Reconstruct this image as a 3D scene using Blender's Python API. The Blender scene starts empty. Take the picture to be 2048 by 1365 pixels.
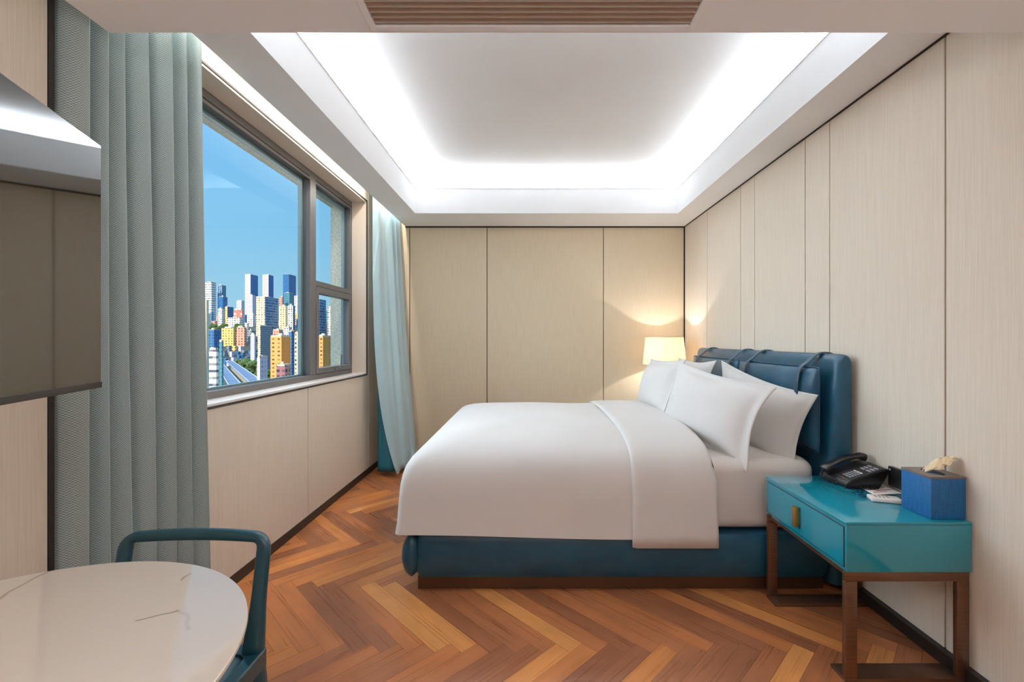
import bpy, bmesh, math, random
from mathutils import Vector, Matrix
PI = math.pi
sc = bpy.context.scene
col = sc.collection
random.seed(7)

# ---------------------------------------------------------------- camera
cam_d = bpy.data.cameras.new('camera'); cam = bpy.data.objects.new('camera', cam_d); col.objects.link(cam)
cam.location = (0, 0, 1.25); cam.rotation_euler = (PI/2, 0, 0)
cam_d.sensor_width = 36; cam_d.lens = 36*900/2048
cam_d.shift_x = -37/2048; cam_d.shift_y = -2.5/2048
cam_d.clip_start = 0.02; cam_d.clip_end = 9000
sc.camera = cam
# ---------------------------------------------------------------- view
sc.view_settings.view_transform = 'Standard'; sc.view_settings.look = 'None'
sc.view_settings.exposure = 0.95; sc.view_settings.gamma = 1; sc.view_settings.use_curve_mapping = False
sc.cycles.use_denoising = True
sc.cycles.max_bounces = 10; sc.cycles.diffuse_bounces = 9; sc.cycles.transparent_max_bounces = 12
sc.cycles.sample_clamp_indirect = 4
# ---------------------------------------------------------------- sky
w = bpy.data.worlds.new('sky'); sc.world = w; w.use_nodes = True
nt = w.node_tree; nt.nodes.clear()
wo = nt.nodes.new('ShaderNodeOutputWorld'); bg = nt.nodes.new('ShaderNodeBackground')
tc = nt.nodes.new('ShaderNodeTexCoord'); sx = nt.nodes.new('ShaderNodeSeparateXYZ'); rp = nt.nodes.new('ShaderNodeValToRGB')
nt.links.new(tc.outputs['Generated'], sx.inputs[0]); nt.links.new(sx.outputs['Z'], rp.inputs[0])
e = rp.color_ramp.elements
e[0].position = 0.0; e[0].color = (.42, .68, .82, 1)
e[1].position = 1.0; e[1].color = (.10, .30, .70, 1)
for p, c in ((.06, (.37, .66, .84, 1)), (.18, (.28, .62, .90, 1)), (.38, (.205, .55, .93, 1))):
    n = e.new(p); n.color = c
nt.links.new(rp.outputs[0], bg.inputs[0]); bg.inputs[1].default_value = .53
nt.links.new(bg.outputs[0], wo.inputs[0])
# ---------------------------------------------------------------- sun, room lights and added fill
def lamp(name, typ, loc, energy, color, rot=(0, 0, 0), size=None, size_y=None, **kw):
    d = bpy.data.lights.new(name, typ); d.energy = energy; d.color = color
    if typ == 'AREA':
        d.shape = 'RECTANGLE' if size_y else 'DISK'; d.size = size
        if size_y: d.size_y = size_y
    for k, v in kw.items(): setattr(d, k, v)
    o = bpy.data.objects.new(name, d); o.location = loc; o.rotation_euler = rot; col.objects.link(o)
    return o
sun = lamp('sun', 'SUN', (0, 0, 50), 2.7, (1.0, .84, .62), angle=.009)
sun.rotation_euler = Vector((.06, -1, .55)).to_track_quat('Z', 'Y').to_euler()
LED = (.85, .94, 1.0)
COVE = 13.5
TX0, TX1, TY0, TY1 = -1.08, 1.38, 1.60, 4.213        # tray opening in the soffit
ZS, ZL, ZC = 2.435, 2.664, 2.765                      # soffit, lip top, ceiling
def cove(name, loc, length, axis, inward):
    # strip lies behind the lip and shines up and inwards
    q = Vector((-inward[0]*.55, -inward[1]*.55, -.8)).to_track_quat('Z', 'Y')
    o = lamp(name, 'AREA', loc, COVE*length, LED, size=length, size_y=.03)
    z = Vector((-inward[0]*.45, -inward[1]*.45, -.9)).normalized()
    x = Vector(axis); y = z.cross(x)
    o.rotation_euler = Matrix((x, y, z)).transposed().to_euler()
    return o
cove('cove_light_left', (TX0-.065, (TY0+TY1)/2, ZL-.004), TY1-TY0, (0, 1, 0), (1, 0))
cove('cove_light_right', (TX1+.065, (TY0+TY1)/2, ZL-.004), TY1-TY0, (0, 1, 0), (-1, 0))
cove('cove_light_far', ((TX0+TX1)/2, TY1+.065, ZL-.004), TX1-TX0, (1, 0, 0), (0, -1))
cove('cove_light_near', ((TX0+TX1)/2, TY0-.065, ZL-.004), TX1-TX0, (1, 0, 0), (0, 1))
# strip in the curtain pocket
lamp('pocket_light', 'AREA', (-1.335, 3.0, 2.74), 14, (1, .95, .86), rot=(0, math.radians(-18), 0), size=.03, size_y=3.2)
# added unseen fill lamps behind the camera, brightening the front of the room
lamp('entry_fill_a', 'AREA', (-.5, -.35, 2.19), 2.5, (.95, .97, 1), size=.4)
lamp('entry_fill_b', 'AREA', (.7, -.35, 2.19), 2.5, (.95, .97, 1), size=.4)
lamp('uplight_fill', 'AREA', (.1, -.9, 1.7), 15, (.93, .97, 1), rot=(math.radians(165), 0, 0), size=2.4, size_y=.6)  # added upward fill, lifts the front ceiling
# added wide sun lamp that boosts the daylight through the window
fill_sun = lamp('window_fill', 'SUN', (-20, 2, 30), 3.6, (.86, .94, 1.0), angle=math.radians(75))
fill_sun.rotation_euler = Vector((-1, .1, .45)).to_track_quat('Z', 'Y').to_euler()

# ---------------------------------------------------------------- helpers
def srgb(r, g, b, a=1):
    f = lambda c: ((c/255)/12.92 if c/255 <= .04045 else ((c/255+.055)/1.055)**2.4)
    return (f(r), f(g), f(b), a)
def link_obj(name, me, mats, parent=None):
    o = bpy.data.objects.new(name, me)
    for m in (mats if isinstance(mats, (list, tuple)) else [mats]): me.materials.append(m)
    col.objects.link(o)
    if parent: o.parent = parent
    return o
def obj(name, bm, mats, parent=None, smooth=None):
    me = bpy.data.meshes.new(name)
    bmesh.ops.recalc_face_normals(bm, faces=bm.faces)
    bm.to_mesh(me); bm.free()
    if smooth is not None:
        for p in me.polygons: p.use_smooth = True
        if smooth < 180:
            me.set_sharp_from_angle(angle=math.radians(smooth))
    return link_obj(name, me, mats, parent)
def thing(name, label, cat, loc=(0, 0, 0), rz=0, group=None):
    o = bpy.data.objects.new(name, None); col.objects.link(o); o.empty_display_size = .1
    o.location = loc; o.rotation_euler = (0, 0, rz); return tag(o, label, cat, group)
def tag(o, label, cat, group=None, kind=None):
    o['label'] = label; o['category'] = cat
    if group: o['group'] = group
    if kind: o['kind'] = kind
    return o
def struct(name, bm, mats, smooth=None, parent=None):
    o = obj(name, bm, mats, parent, smooth)
    if not parent: o['kind'] = 'structure'
    return o
def box(bm, x0, x1, y0, y1, z0, z1, mi=0, bev=0, seg=2, mat=None):
    r = bmesh.ops.create_cube(bm, size=1)
    vs = r['verts']
    bmesh.ops.scale(bm, vec=(x1-x0, y1-y0, z1-z0), verts=vs)
    bmesh.ops.translate(bm, vec=((x0+x1)/2, (y0+y1)/2, (z0+z1)/2), verts=vs)
    if mat is not None: bmesh.ops.transform(bm, matrix=mat, verts=vs)
    fs = list({f for v in vs for f in v.link_faces})
    for f in fs: f.material_index = mi
    if bev:
        es = list({ed for v in vs for ed in v.link_edges})
        r2 = bmesh.ops.bevel(bm, geom=es, offset=bev, segments=seg, affect='EDGES', profile=.5)
        for f in r2['faces']: f.material_index = mi
    return vs
def newbox(*a, **k):
    bm = bmesh.new(); box(bm, *a, **k); return bm
def sweep(bm, path, secs, up=(0, 0, 1), n=12, p=2.6, cap=True, closed=False, mi=0):
    """super-elliptic section (half width a, half height b) swept along a path"""
    path = [Vector(q) for q in path]; rings = []
    N = len(path)
    for i, c in enumerate(path):
        if closed: t = path[(i+1) % N]-path[i-1]
        else: t = path[min(i+1, N-1)]-path[max(i-1, 0)]
        t.normalize()
        u = up[i] if isinstance(up, list) else up
        s = t.cross(Vector(u))
        if s.length < 1e-5: s = t.cross(Vector((0, 1, 0)))
        s.normalize(); v = s.cross(t).normalized()
        a, b = secs[i] if isinstance(secs, list) else secs
        ring = []
        for k in range(n):
            th = 2*PI*k/n
            cx, sy = math.cos(th), math.sin(th)
            x = math.copysign(abs(cx)**(2/p), cx)*a; y = math.copysign(abs(sy)**(2/p), sy)*b
            ring.append(bm.verts.new(c+s*x+v*y))
        rings.append(ring)
    M = N if closed else N-1
    for i in range(M):
        A, B = rings[i], rings[(i+1) % N]
        for k in range(n):
            f = bm.faces.new((A[k], A[(k+1) % n], B[(k+1) % n], B[k])); f.material_index = mi
    if cap and not closed:
        bm.faces.new(rings[0][::-1]).material_index = mi; bm.faces.new(rings[-1]).material_index = mi
    return rings
def lathe(bm, prof, c=(0, 0, 0), n=48, mi=0):
    rings = []
    for r, z in prof:
        rings.append([bm.verts.new((c[0]+r*math.cos(2*PI*k/n), c[1]+r*math.sin(2*PI*k/n), c[2]+z)) for k in range(n)])
    for A, B in zip(rings, rings[1:]):
        for k in range(n): bm.faces.new((A[k], A[(k+1) % n], B[(k+1) % n], B[k])).material_index = mi
    return rings
def grid(bm, nu, nv, fn, mi=0, uv=None):
    V = [[bm.verts.new(fn(i/nu, j/nv)) for j in range(nv+1)] for i in range(nu+1)]
    lay = bm.loops.layers.uv.verify() if uv else None
    for i in range(nu):
        for j in range(nv):
            f = bm.faces.new((V[i][j], V[i+1][j], V[i+1][j+1], V[i][j+1])); f.material_index = mi
            if uv:
                for l, (a, b) in zip(f.loops, ((i, j), (i+1, j), (i+1, j+1), (i, j+1))): l[lay].uv = uv(a/nu, b/nv)
    return V
def fillet(pts, r, n=6):
    out = [Vector(pts[0])]
    for a, b, c in zip(pts, pts[1:], pts[2:]):
        a, b, c = Vector(a), Vector(b), Vector(c)
        p0 = b+(a-b).normalized()*r; p1 = b+(c-b).normalized()*r
        for k in range(n+1):
            t = k/n; out.append(p0*(1-t)**2+b*2*t*(1-t)+p1*t*t)
    out.append(Vector(pts[-1])); return out
def lerp(a, b, t): return a+(b-a)*t
def sm(a, b, x):
    t = max(0, min(1, (x-a)/(b-a))); return t*t*(3-2*t)

# ---------------------------------------------------------------- materials
def mat(name, color, rough=.5, metal=0, spec=.5, coat=0, coat_rough=.05, sheen=0):
    m = bpy.data.materials.new(name); m.use_nodes = True
    b = m.node_tree.nodes['Principled BSDF']
    b.inputs['Base Color'].default_value = color if len(color) == 4 else (*color, 1)
    b.inputs['Roughness'].default_value = rough; b.inputs['Metallic'].default_value = metal
    b.inputs['Specular IOR Level'].default_value = spec
    b.inputs['Coat Weight'].default_value = coat; b.inputs['Coat Roughness'].default_value = coat_rough
    b.inputs['Sheen Weight'].default_value = sheen
    return m
def nd(m, typ, **kw):
    n = m.node_tree.nodes.new(typ)
    for k, v in kw.items():
        if hasattr(n, k): setattr(n, k, v)
        else: n.inputs[k].default_value = v
    return n
def lk(m, a, b): m.node_tree.links.new(a, b)
def bsdf(m): return m.node_tree.nodes['Principled BSDF']
def noisy(m, c1, c2, scale=(1, 1, 1), ns=5, detail=4, bump=0, dist=.001, coords='Object', lo=.3, hi=.7):
    t = nd(m, 'ShaderNodeTexCoord'); mp = nd(m, 'ShaderNodeMapping'); mp.inputs['Scale'].default_value = scale
    n = nd(m, 'ShaderNodeTexNoise'); n.inputs['Scale'].default_value = ns; n.inputs['Detail'].default_value = detail
    r = nd(m, 'ShaderNodeValToRGB'); r.color_ramp.elements[0].position = lo; r.color_ramp.elements[1].position = hi
    r.color_ramp.elements[0].color = c1; r.color_ramp.elements[1].color = c2
    lk(m, t.outputs[coords], mp.inputs[0]); lk(m, mp.outputs[0], n.inputs[0]); lk(m, n.outputs[0], r.inputs[0])
    lk(m, r.outputs[0], bsdf(m).inputs['Base Color'])
    if bump:
        b = nd(m, 'ShaderNodeBump'); b.inputs['Strength'].default_value = bump; b.inputs['Distance'].default_value = dist
        lk(m, n.outputs[0], b.inputs['Height']); lk(m, b.outputs[0], bsdf(m).inputs['Normal'])
    return m
M = {}
M['panel'] = noisy(mat('wall_fabric', (1, 1, 1), .75, spec=.25), srgb(219, 206, 190), srgb(228, 216, 201), (60, 60, 1.2), 4, 3, .25, .0006)
M['panel_back'] = noisy(mat('back_wall_fabric', (1, 1, 1), .75, spec=.25), srgb(216, 198, 170), srgb(225, 209, 184), (60, 60, 1.2), 4, 3, .25, .0006)
M['groove'] = mat('dark_groove', srgb(38, 30, 26), .6)
M['baseboard'] = mat('black_brown_baseboard', srgb(34, 27, 25), .45)
M['plaster'] = noisy(mat('white_plaster', (1, 1, 1), .85, spec=.2), srgb(243, 243, 244), srgb(246, 246, 247), ns=2)
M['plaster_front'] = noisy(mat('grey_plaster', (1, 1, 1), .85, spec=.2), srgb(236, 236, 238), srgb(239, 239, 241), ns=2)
M['jamb'] = mat('cream_jamb', srgb(216, 200, 184), .5)
M['sill'] = mat('white_sill', srgb(232, 226, 222), .25)
M['alu'] = mat('grey_brown_aluminium', srgb(112, 109, 109), .42, .35)
M['alu_out'] = mat('sky_tint_aluminium', srgb(140, 160, 166), .4, .2)  # teal tint paints the reflected sky onto the outer frame
M['gasket'] = mat('black_gasket', srgb(25, 24, 26), .5)
M['stucco'] = noisy(mat('pale_stucco', (1, 1, 1), .9), srgb(196, 188, 170), srgb(238, 228, 208), ns=55, detail=6, bump=.6, dist=.004)
M['white_cloth'] = noisy(mat('white_bed_linen', (1, 1, 1), .8, spec=.2, sheen=.1), srgb(212, 209, 207), srgb(217, 214, 212), ns=3)
M['sheet_cloth'] = mat('white_sheet', srgb(216, 210, 206), .8, spec=.2)
M['leather'] = noisy(mat('teal_blue_leather', (1, 1, 1), .36, spec=.5), srgb(18, 62, 84), srgb(28, 80, 104), ns=6, detail=8, bump=.12, dist=.002)
M['leather_dark'] = mat('dark_teal_strap_leather', srgb(20, 60, 84), .4)
M['stitch'] = mat('dark_seam', srgb(10, 32, 46), .6)
M['bronze'] = noisy(mat('brushed_bronze', (1, 1, 1), .38, .75), srgb(112, 82, 64), srgb(128, 96, 76), (1, 1, 40), 8)
M['bronze_dark'] = mat('dark_bronze_plinth', srgb(96, 70, 52), .35, .6)
M['lacquer'] = mat('teal_gloss_lacquer', srgb(18, 138, 160), .14, spec=.6, coat=.6, coat_rough=.03)
M['brass'] = mat('satin_brass', srgb(196, 150, 82), .3, .9)
M['chair_paint'] = mat('dark_teal_paint', srgb(22, 72, 86), .3, spec=.5, coat=.3, coat_rough=.15)
M['chair_pad'] = noisy(mat('teal_grey_leather_pad', (1, 1, 1), .4), srgb(50, 92, 106), srgb(60, 104, 118), ns=8, bump=.1)
M['black_plastic'] = mat('black_plastic', srgb(22, 20, 21), .32)
M['black_soft'] = mat('black_matt_plastic', srgb(30, 28, 29), .5)
M['key_grey'] = mat('grey_key', srgb(150, 150, 158), .4)
M['screen'] = mat('tv_glass', srgb(26, 22, 20), .035, spec=1.0)
bsdf(M['screen']).inputs['IOR'].default_value = 1.85
M['bezel'] = mat('tv_bezel', srgb(44, 36, 33), .35, .4)
M['paper'] = mat('white_paper', srgb(240, 232, 226), .7)
M['ink'] = mat('black_ink', srgb(70, 60, 62), .7)
M['ink_red'] = mat('red_ink', srgb(190, 90, 80), .7)
M['white_plastic'] = mat('white_plastic', srgb(232, 224, 218), .35)
M['tissue'] = mat('cream_tissue', srgb(232, 212, 178), .9)
M['shade_trim'] = mat('cream_trim', srgb(230, 214, 186), .7)
M['tin'] = mat('dark_vent_interior', srgb(70, 60, 54), .7)
M['vent'] = mat('beige_vent_slat', srgb(176, 160, 146), .5)

def linen_blue(name, c1, c2):
    m = mat(name, (1, 1, 1), .55); t = nd(m, 'ShaderNodeTexCoord'); out = []
    for s in ((260, 260, 20), (30, 30, 500)):
        mp = nd(m, 'ShaderNodeMapping'); mp.inputs['Scale'].default_value = s
        n = nd(m, 'ShaderNodeTexNoise'); n.inputs['Scale'].default_value = 1.0; n.inputs['Detail'].default_value = 2
        lk(m, t.outputs['Object'], mp.inputs[0]); lk(m, mp.outputs[0], n.inputs[0]); out.append(n)
    a = nd(m, 'ShaderNodeMath'); a.operation = 'ADD'; lk(m, out[0].outputs[0], a.inputs[0]); lk(m, out[1].outputs[0], a.inputs[1])
    r = nd(m, 'ShaderNodeValToRGB'); r.color_ramp.elements[0].position = .35; r.color_ramp.elements[1].position = .65
    h = nd(m, 'ShaderNodeMath'); h.operation = 'MULTIPLY'; h.inputs[1].default_value = .5
    lk(m, a.outputs[0], h.inputs[0]); lk(m, h.outputs[0], r.inputs[0])
    r.color_ramp.elements[0].color = c1; r.color_ramp.elements[1].color = c2
    lk(m, r.outputs[0], bsdf(m).inputs['Base Color']); return m
M['blue_linen'] = linen_blue('blue_linen_board', srgb(10, 78, 132), srgb(22, 108, 168))

# woven curtain: dotted weave on uv
def weave():
    m = mat('woven_blue_grey_curtain', (1, 1, 1), .7, spec=.3, sheen=.4)
    t = nd(m, 'ShaderNodeTexCoord'); s = nd(m, 'ShaderNodeSeparateXYZ'); lk(m, t.outputs['UV'], s.inputs[0])
    def saw(out, f, off=0):
        a = nd(m, 'ShaderNodeMath'); a.operation = 'MULTIPLY_ADD'; a.inputs[1].default_value = f*2*PI; a.inputs[2].default_value = off
        b = nd(m, 'ShaderNodeMath'); b.operation = 'SINE'; lk(m, out, a.inputs[0]); lk(m, a.outputs[0], b.inputs[0]); return b
    u = saw(s.outputs[0], 230); v = saw(s.outputs[1], 150)
    mu = nd(m, 'ShaderNodeMath'); mu.operation = 'MULTIPLY'; lk(m, u.outputs[0], mu.inputs[0]); lk(m, v.outputs[0], mu.inputs[1])
    n = nd(m, 'ShaderNodeTexNoise'); n.inputs['Scale'].default_value = 260; lk(m, t.outputs['UV'], n.inputs[0])
    ad = nd(m, 'ShaderNodeMath'); ad.operation = 'MULTIPLY_ADD'; ad.inputs[1].default_value = .30; lk(m, mu.outputs[0], ad.inputs[0]); nn = nd(m, 'ShaderNodeMath'); nn.operation = 'MULTIPLY_ADD'; nn.inputs[1].default_value = .25; nn.inputs[2].default_value = .38; lk(m, n.outputs[0], nn.inputs[0]); lk(m, nn.outputs[0], ad.inputs[2])
    r = nd(m, 'ShaderNodeValToRGB'); r.color_ramp.elements[0].position = .25; r.color_ramp.elements[1].position = .72
    r.color_ramp.elements[0].color = srgb(122, 146, 153); r.color_ramp.elements[1].color = srgb(196, 207, 205)
    lk(m, ad.outputs[0], r.inputs[0]); lk(m, r.outputs[0], bsdf(m).inputs['Base Color'])
    b = nd(m, 'ShaderNodeBump'); b.inputs['Strength'].default_value = .2; b.inputs['Distance'].default_value = .0006
    lk(m, mu.outputs[0], b.inputs['Height']); lk(m, b.outputs[0], bsdf(m).inputs['Normal']); return m
M['weave'] = weave(); bsdf(M['weave']).inputs['Sheen Weight'].default_value = 0
M['satin'] = mat('smooth_pale_blue_curtain', srgb(164, 190, 198), .55, spec=.3, sheen=.3)
M['lining'] = mat('deep_teal_curtain_lining', srgb(26, 104, 124), .6)

# wood planks
def wood():
    m = mat('oiled_hardwood_planks', (1, 1, 1), .27, spec=.45)
    t = nd(m, 'ShaderNodeTexCoord'); at = nd(m, 'ShaderNodeAttribute'); at.attribute_name = 'plank'; s = nd(m, 'ShaderNodeSeparateColor')
    lk(m, at.outputs['Color'], s.inputs[0])
    base = nd(m, 'ShaderNodeValToRGB'); el = base.color_ramp.elements
    el[0].position = 0; el[0].color = srgb(134, 82, 54); el[1].position = 1; el[1].color = srgb(200, 136, 78)
    for p, c in ((.2, srgb(158, 98, 62)), (.45, srgb(172, 106, 62)), (.7, srgb(180, 113, 62)), (.88, srgb(190, 122, 66))):
        x = el.new(p); x.color = c
    lk(m, s.outputs[0], base.inputs[0])
    mp = nd(m, 'ShaderNodeMapping'); mp.inputs['Scale'].default_value = (2.2, 95, 1)
    ofs = nd(m, 'ShaderNodeCombineXYZ'); mu = nd(m, 'ShaderNodeMath'); mu.operation = 'MULTIPLY'; mu.inputs[1].default_value = 50
    lk(m, s.outputs[1], mu.inputs[0]); lk(m, mu.outputs[0], ofs.inputs[2]); lk(m, mu.outputs[0], ofs.inputs[0])
    lk(m, t.outputs['UV'], mp.inputs[0]); lk(m, ofs.outputs[0], mp.inputs['Location'])
    n = nd(m, 'ShaderNodeTexNoise'); n.inputs['Scale'].default_value = 1; n.inputs['Detail'].default_value = 5; n.inputs['Distortion'].default_value = .25
    lk(m, mp.outputs[0], n.inputs[0])
    mp2 = nd(m, 'ShaderNodeMapping'); mp2.inputs['Scale'].default_value = (4, 9, 1); lk(m, t.outputs['UV'], mp2.inputs[0]); lk(m, ofs.outputs[0], mp2.inputs['Location'])
    n2 = nd(m, 'ShaderNodeTexNoise'); n2.inputs['Scale'].default_value = 1; n2.inputs['Detail'].default_value = 2; lk(m, mp2.outputs[0], n2.inputs[0])
    mr = nd(m, 'ShaderNodeMapRange'); mr.inputs[1].default_value = .25; mr.inputs[2].default_value = .75; mr.inputs[3].default_value = .86; mr.inputs[4].default_value = 1.1
    lk(m, n.outputs[0], mr.inputs[0])
    mr2 = nd(m, 'ShaderNodeMapRange'); mr2.inputs[1].default_value = .3; mr2.inputs[2].default_value = .7; mr2.inputs[3].default_value = .84; mr2.inputs[4].default_value = 1.14
    lk(m, n2.outputs[0], mr2.inputs[0])
    mm = nd(m, 'ShaderNodeMath'); mm.operation = 'MULTIPLY'; lk(m, mr.outputs[0], mm.inputs[0]); lk(m, mr2.outputs[0], mm.inputs[1])
    vm = nd(m, 'ShaderNodeVectorMath'); vm.operation = 'SCALE'; lk(m, base.outputs[0], vm.inputs[0]); lk(m, mm.outputs[0], vm.inputs['Scale'])
    lk(m, vm.outputs[0], bsdf(m).inputs['Base Color'])
    r = nd(m, 'ShaderNodeMapRange'); r.inputs[3].default_value = .22; r.inputs[4].default_value = .36; lk(m, n.outputs[0], r.inputs[0]); lk(m, r.outputs[0], bsdf(m).inputs['Roughness'])
    b = nd(m, 'ShaderNodeBump'); b.inputs['Strength'].default_value = .08; b.inputs['Distance'].default_value = .001
    lk(m, n.outputs[0], b.inputs['Height']); lk(m, b.outputs[0], bsdf(m).inputs['Normal']); return m
M['wood'] = wood()
M['joint'] = mat('dark_plank_joint', srgb(70, 44, 30), .5)

def marble():
    m = mat('cream_marble', (1, 1, 1), .05, spec=.6); t = nd(m, 'ShaderNodeTexCoord')
    nz = nd(m, 'ShaderNodeTexNoise'); nz.inputs['Scale'].default_value = 14; lk(m, t.outputs['Object'], nz.inputs[0])
    def vm(op, a, b=None, sc_=None):
        n = nd(m, 'ShaderNodeVectorMath'); n.operation = op
        for i, q in enumerate((a, b)):
            if q is None: continue
            if isinstance(q, tuple): n.inputs[i].default_value = q
            else: lk(m, q, n.inputs[i])
        if sc_ is not None: lk(m, sc_, n.inputs['Scale'])
        return n
    def mt_(op, a, b=None, clamp=False):
        n = nd(m, 'ShaderNodeMath'); n.operation = op; n.use_clamp = clamp
        for i, q in enumerate((a, b)):
            if q is None: continue
            if isinstance(q, (int, float)): n.inputs[i].default_value = q
            else: lk(m, q, n.inputs[i])
        return n.outputs[0]
    wob = vm('SCALE', vm('SUBTRACT', nz.outputs['Color'], (.5, .5, .5)).outputs[0]); wob.inputs['Scale'].default_value = .035
    p = vm('MULTIPLY', vm('ADD', t.outputs['Object'], wob.outputs[0]).outputs[0], (1, 1, 0)).outputs[0]
    total = None
    for (ax, ay), (bx, by), wd, st in (((-.165, .24), (-.182, .375), .005, .55), ((.160, .184), (.205, .217), .0035, .8), ((.205, .217), (.27, .162), .006, .2), ((.137, .318), (.1355, .346), .003, .6), ((-.3, -.1), (-.1, .05), .005, .5)):
        ba = (bx-ax, by-ay, 0); l2 = ba[0]**2+ba[1]**2
        pa = vm('SUBTRACT', p, (ax, ay, 0)).outputs[0]
        h = mt_('MULTIPLY', vm('DOT_PRODUCT', pa, ba).outputs['Value'], 1/l2, True)
        d = vm('LENGTH', vm('SUBTRACT', pa, vm('SCALE', ba, None, h).outputs[0]).outputs[0]).outputs['Value']
        k = mt_('MULTIPLY', mt_('SUBTRACT', 1, mt_('DIVIDE', d, wd), True), st)
        total = k if total is None else mt_('MAXIMUM', total, k)
    mx = nd(m, 'ShaderNodeMix'); mx.data_type = 'RGBA'; lk(m, total, mx.inputs[0])
    mx.inputs[6].default_value = srgb(224, 213, 201); mx.inputs[7].default_value = srgb(120, 100, 86)
    lk(m, mx.outputs[2], bsdf(m).inputs['Base Color']); return m
M['marble'] = marble()

def glass():
    m = bpy.data.materials.new('window_glass'); m.use_nodes = True; t = m.node_tree; t.nodes.clear()
    o = t.nodes.new('ShaderNodeOutputMaterial'); a = t.nodes.new('ShaderNodeBsdfTransparent'); g = t.nodes.new('ShaderNodeBsdfGlossy')
    a.inputs[0].default_value = (.95, .98, .985, 1); g.inputs['Roughness'].default_value = .0; g.inputs[0].default_value = (.45, .5, .52, 1)
    f = t.nodes.new('ShaderNodeFresnel'); f.inputs[0].default_value = 1.35; mx = t.nodes.new('ShaderNodeMixShader')
    gm = t.nodes.new('ShaderNodeNewGeometry'); iv = t.nodes.new('ShaderNodeMath'); iv.operation = 'SUBTRACT'; iv.inputs[0].default_value = 1; t.links.new(gm.outputs['Backfacing'], iv.inputs[1])
    ml = t.nodes.new('ShaderNodeMath'); ml.operation = 'MULTIPLY'; t.links.new(f.outputs[0], ml.inputs[0]); t.links.new(iv.outputs[0], ml.inputs[1])
    t.links.new(ml.outputs[0], mx.inputs[0]); t.links.new(a.outputs[0], mx.inputs[1]); t.links.new(g.outputs[0], mx.inputs[2]); t.links.new(mx.outputs[0], o.inputs[0])
    return m
M['glass'] = glass()
def shade_mat():
    m = bpy.data.materials.new('white_lamp_shade'); m.use_nodes = True; t = m.node_tree; t.nodes.clear()
    o = t.nodes.new('ShaderNodeOutputMaterial'); d = t.nodes.new('ShaderNodeBsdfDiffuse'); tr = t.nodes.new('ShaderNodeBsdfTranslucent')
    d.inputs[0].default_value = srgb(245, 238, 226); tr.inputs[0].default_value = srgb(240, 224, 200)
    mx = t.nodes.new('ShaderNodeMixShader'); mx.inputs[0].default_value = .35
    t.links.new(d.outputs[0], mx.inputs[1]); t.links.new(tr.outputs[0], mx.inputs[2]); t.links.new(mx.outputs[0], o.inputs[0]); return m
M['shade'] = shade_mat()

# ---------------------------------------------------------------- room shell
XL, XR, YB, YF = -1.51, 1.61, 4.70, -1.5
ZT = 2.90
XP = -1.306                                    # right edge of the curtain pocket
ZFc, YE = 2.206, 1.40                           # front ceiling and its far edge

# floor: herringbone planks
def build_floor():
    bm = bmesh.new(); uvl = bm.loops.layers.uv.verify(); cl = bm.loops.layers.color.new('plank')
    W, L, g, s2 = .0766, .676, .0006, math.sqrt(2)
    tx, ty = -.166, 1.796
    # tip: (u=a+L, v=b): x=(u+v)/s2, y=(v-u)/s2
    u0 = (tx-ty)/s2; v0 = (tx+ty)/s2; a0, b0 = u0-L, v0
    X0, X1, Y0, Y1 = XL, XR, YF, YB
    def clip(poly):
        for ax, lim, sg in ((0, X0, 1), (0, X1, -1), (1, Y0, 1), (1, Y1, -1)):
            out = []
            for i in range(len(poly)):
                p, q = poly[i-1], poly[i]
                dp, dq = sg*(p[0][ax]-lim), sg*(q[0][ax]-lim)
                if (dp >= 0) != (dq >= 0):
                    t = dp/(dp-dq); out.append(tuple((lerp(p[k][0], q[k][0], t), lerp(p[k][1], q[k][1], t)) for k in (0, 1)))
                if dq >= 0: out.append(q)
            poly = out
            if len(poly) < 3: return None
        return poly
    rnd = random.Random(11)
    for r in range(-9, 10):
        for k in range(-80, 81):
            for kind in (0, 1):
                a = a0+k*W+r*L; b = b0+k*W-r*L
                if kind == 0: ur, vr = (a, a+L), (b, b+W)
                else: ur, vr = (a+L, a+L+W), (b+W-L, b+W)
                cu, cv = (ur[0]+ur[1])/2, (vr[0]+vr[1])/2
                cx, cy = (cu+cv)/s2, (cv-cu)/s2
                if not (X0-.5 < cx < X1+.5 and Y0-.5 < cy < Y1+.5): continue
                c1, c2 = rnd.random(), rnd.random()
                poly = []
                for u, v in ((ur[0]+g, vr[0]+g), (ur[1]-g, vr[0]+g), (ur[1]-g, vr[1]-g), (ur[0]+g, vr[1]-g)):
                    p = ((u+v)/s2, (v-u)/s2)
                    w_ = (u-ur[0], v-vr[0]) if kind == 0 else (v-vr[0], u-ur[0])
                    poly.append((p, w_))
                poly = clip(poly)
                if not poly: continue
                f = bm.faces.new([bm.verts.new((p[0][0], p[0][1], 0)) for p in poly])
                if f.normal.z < 0: pass
                for l, p in zip(f.loops, poly):
                    l[uvl].uv = p[1]; l[cl] = (c1, c2, 0, 1)
    for f in bm.faces:
        f.normal_update()
        if f.normal.z < 0: f.normal_flip()
    box(bm, XL-.35, XR+.2, YF-.2, YB+.2, -.15, -.0012, mi=1)
    me = bpy.data.meshes.new('floor'); bm.to_mesh(me); bm.free()
    o = link_obj('floor', me, [M['wood'], M['joint']]); o['kind'] = 'structure'
build_floor()

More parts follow.
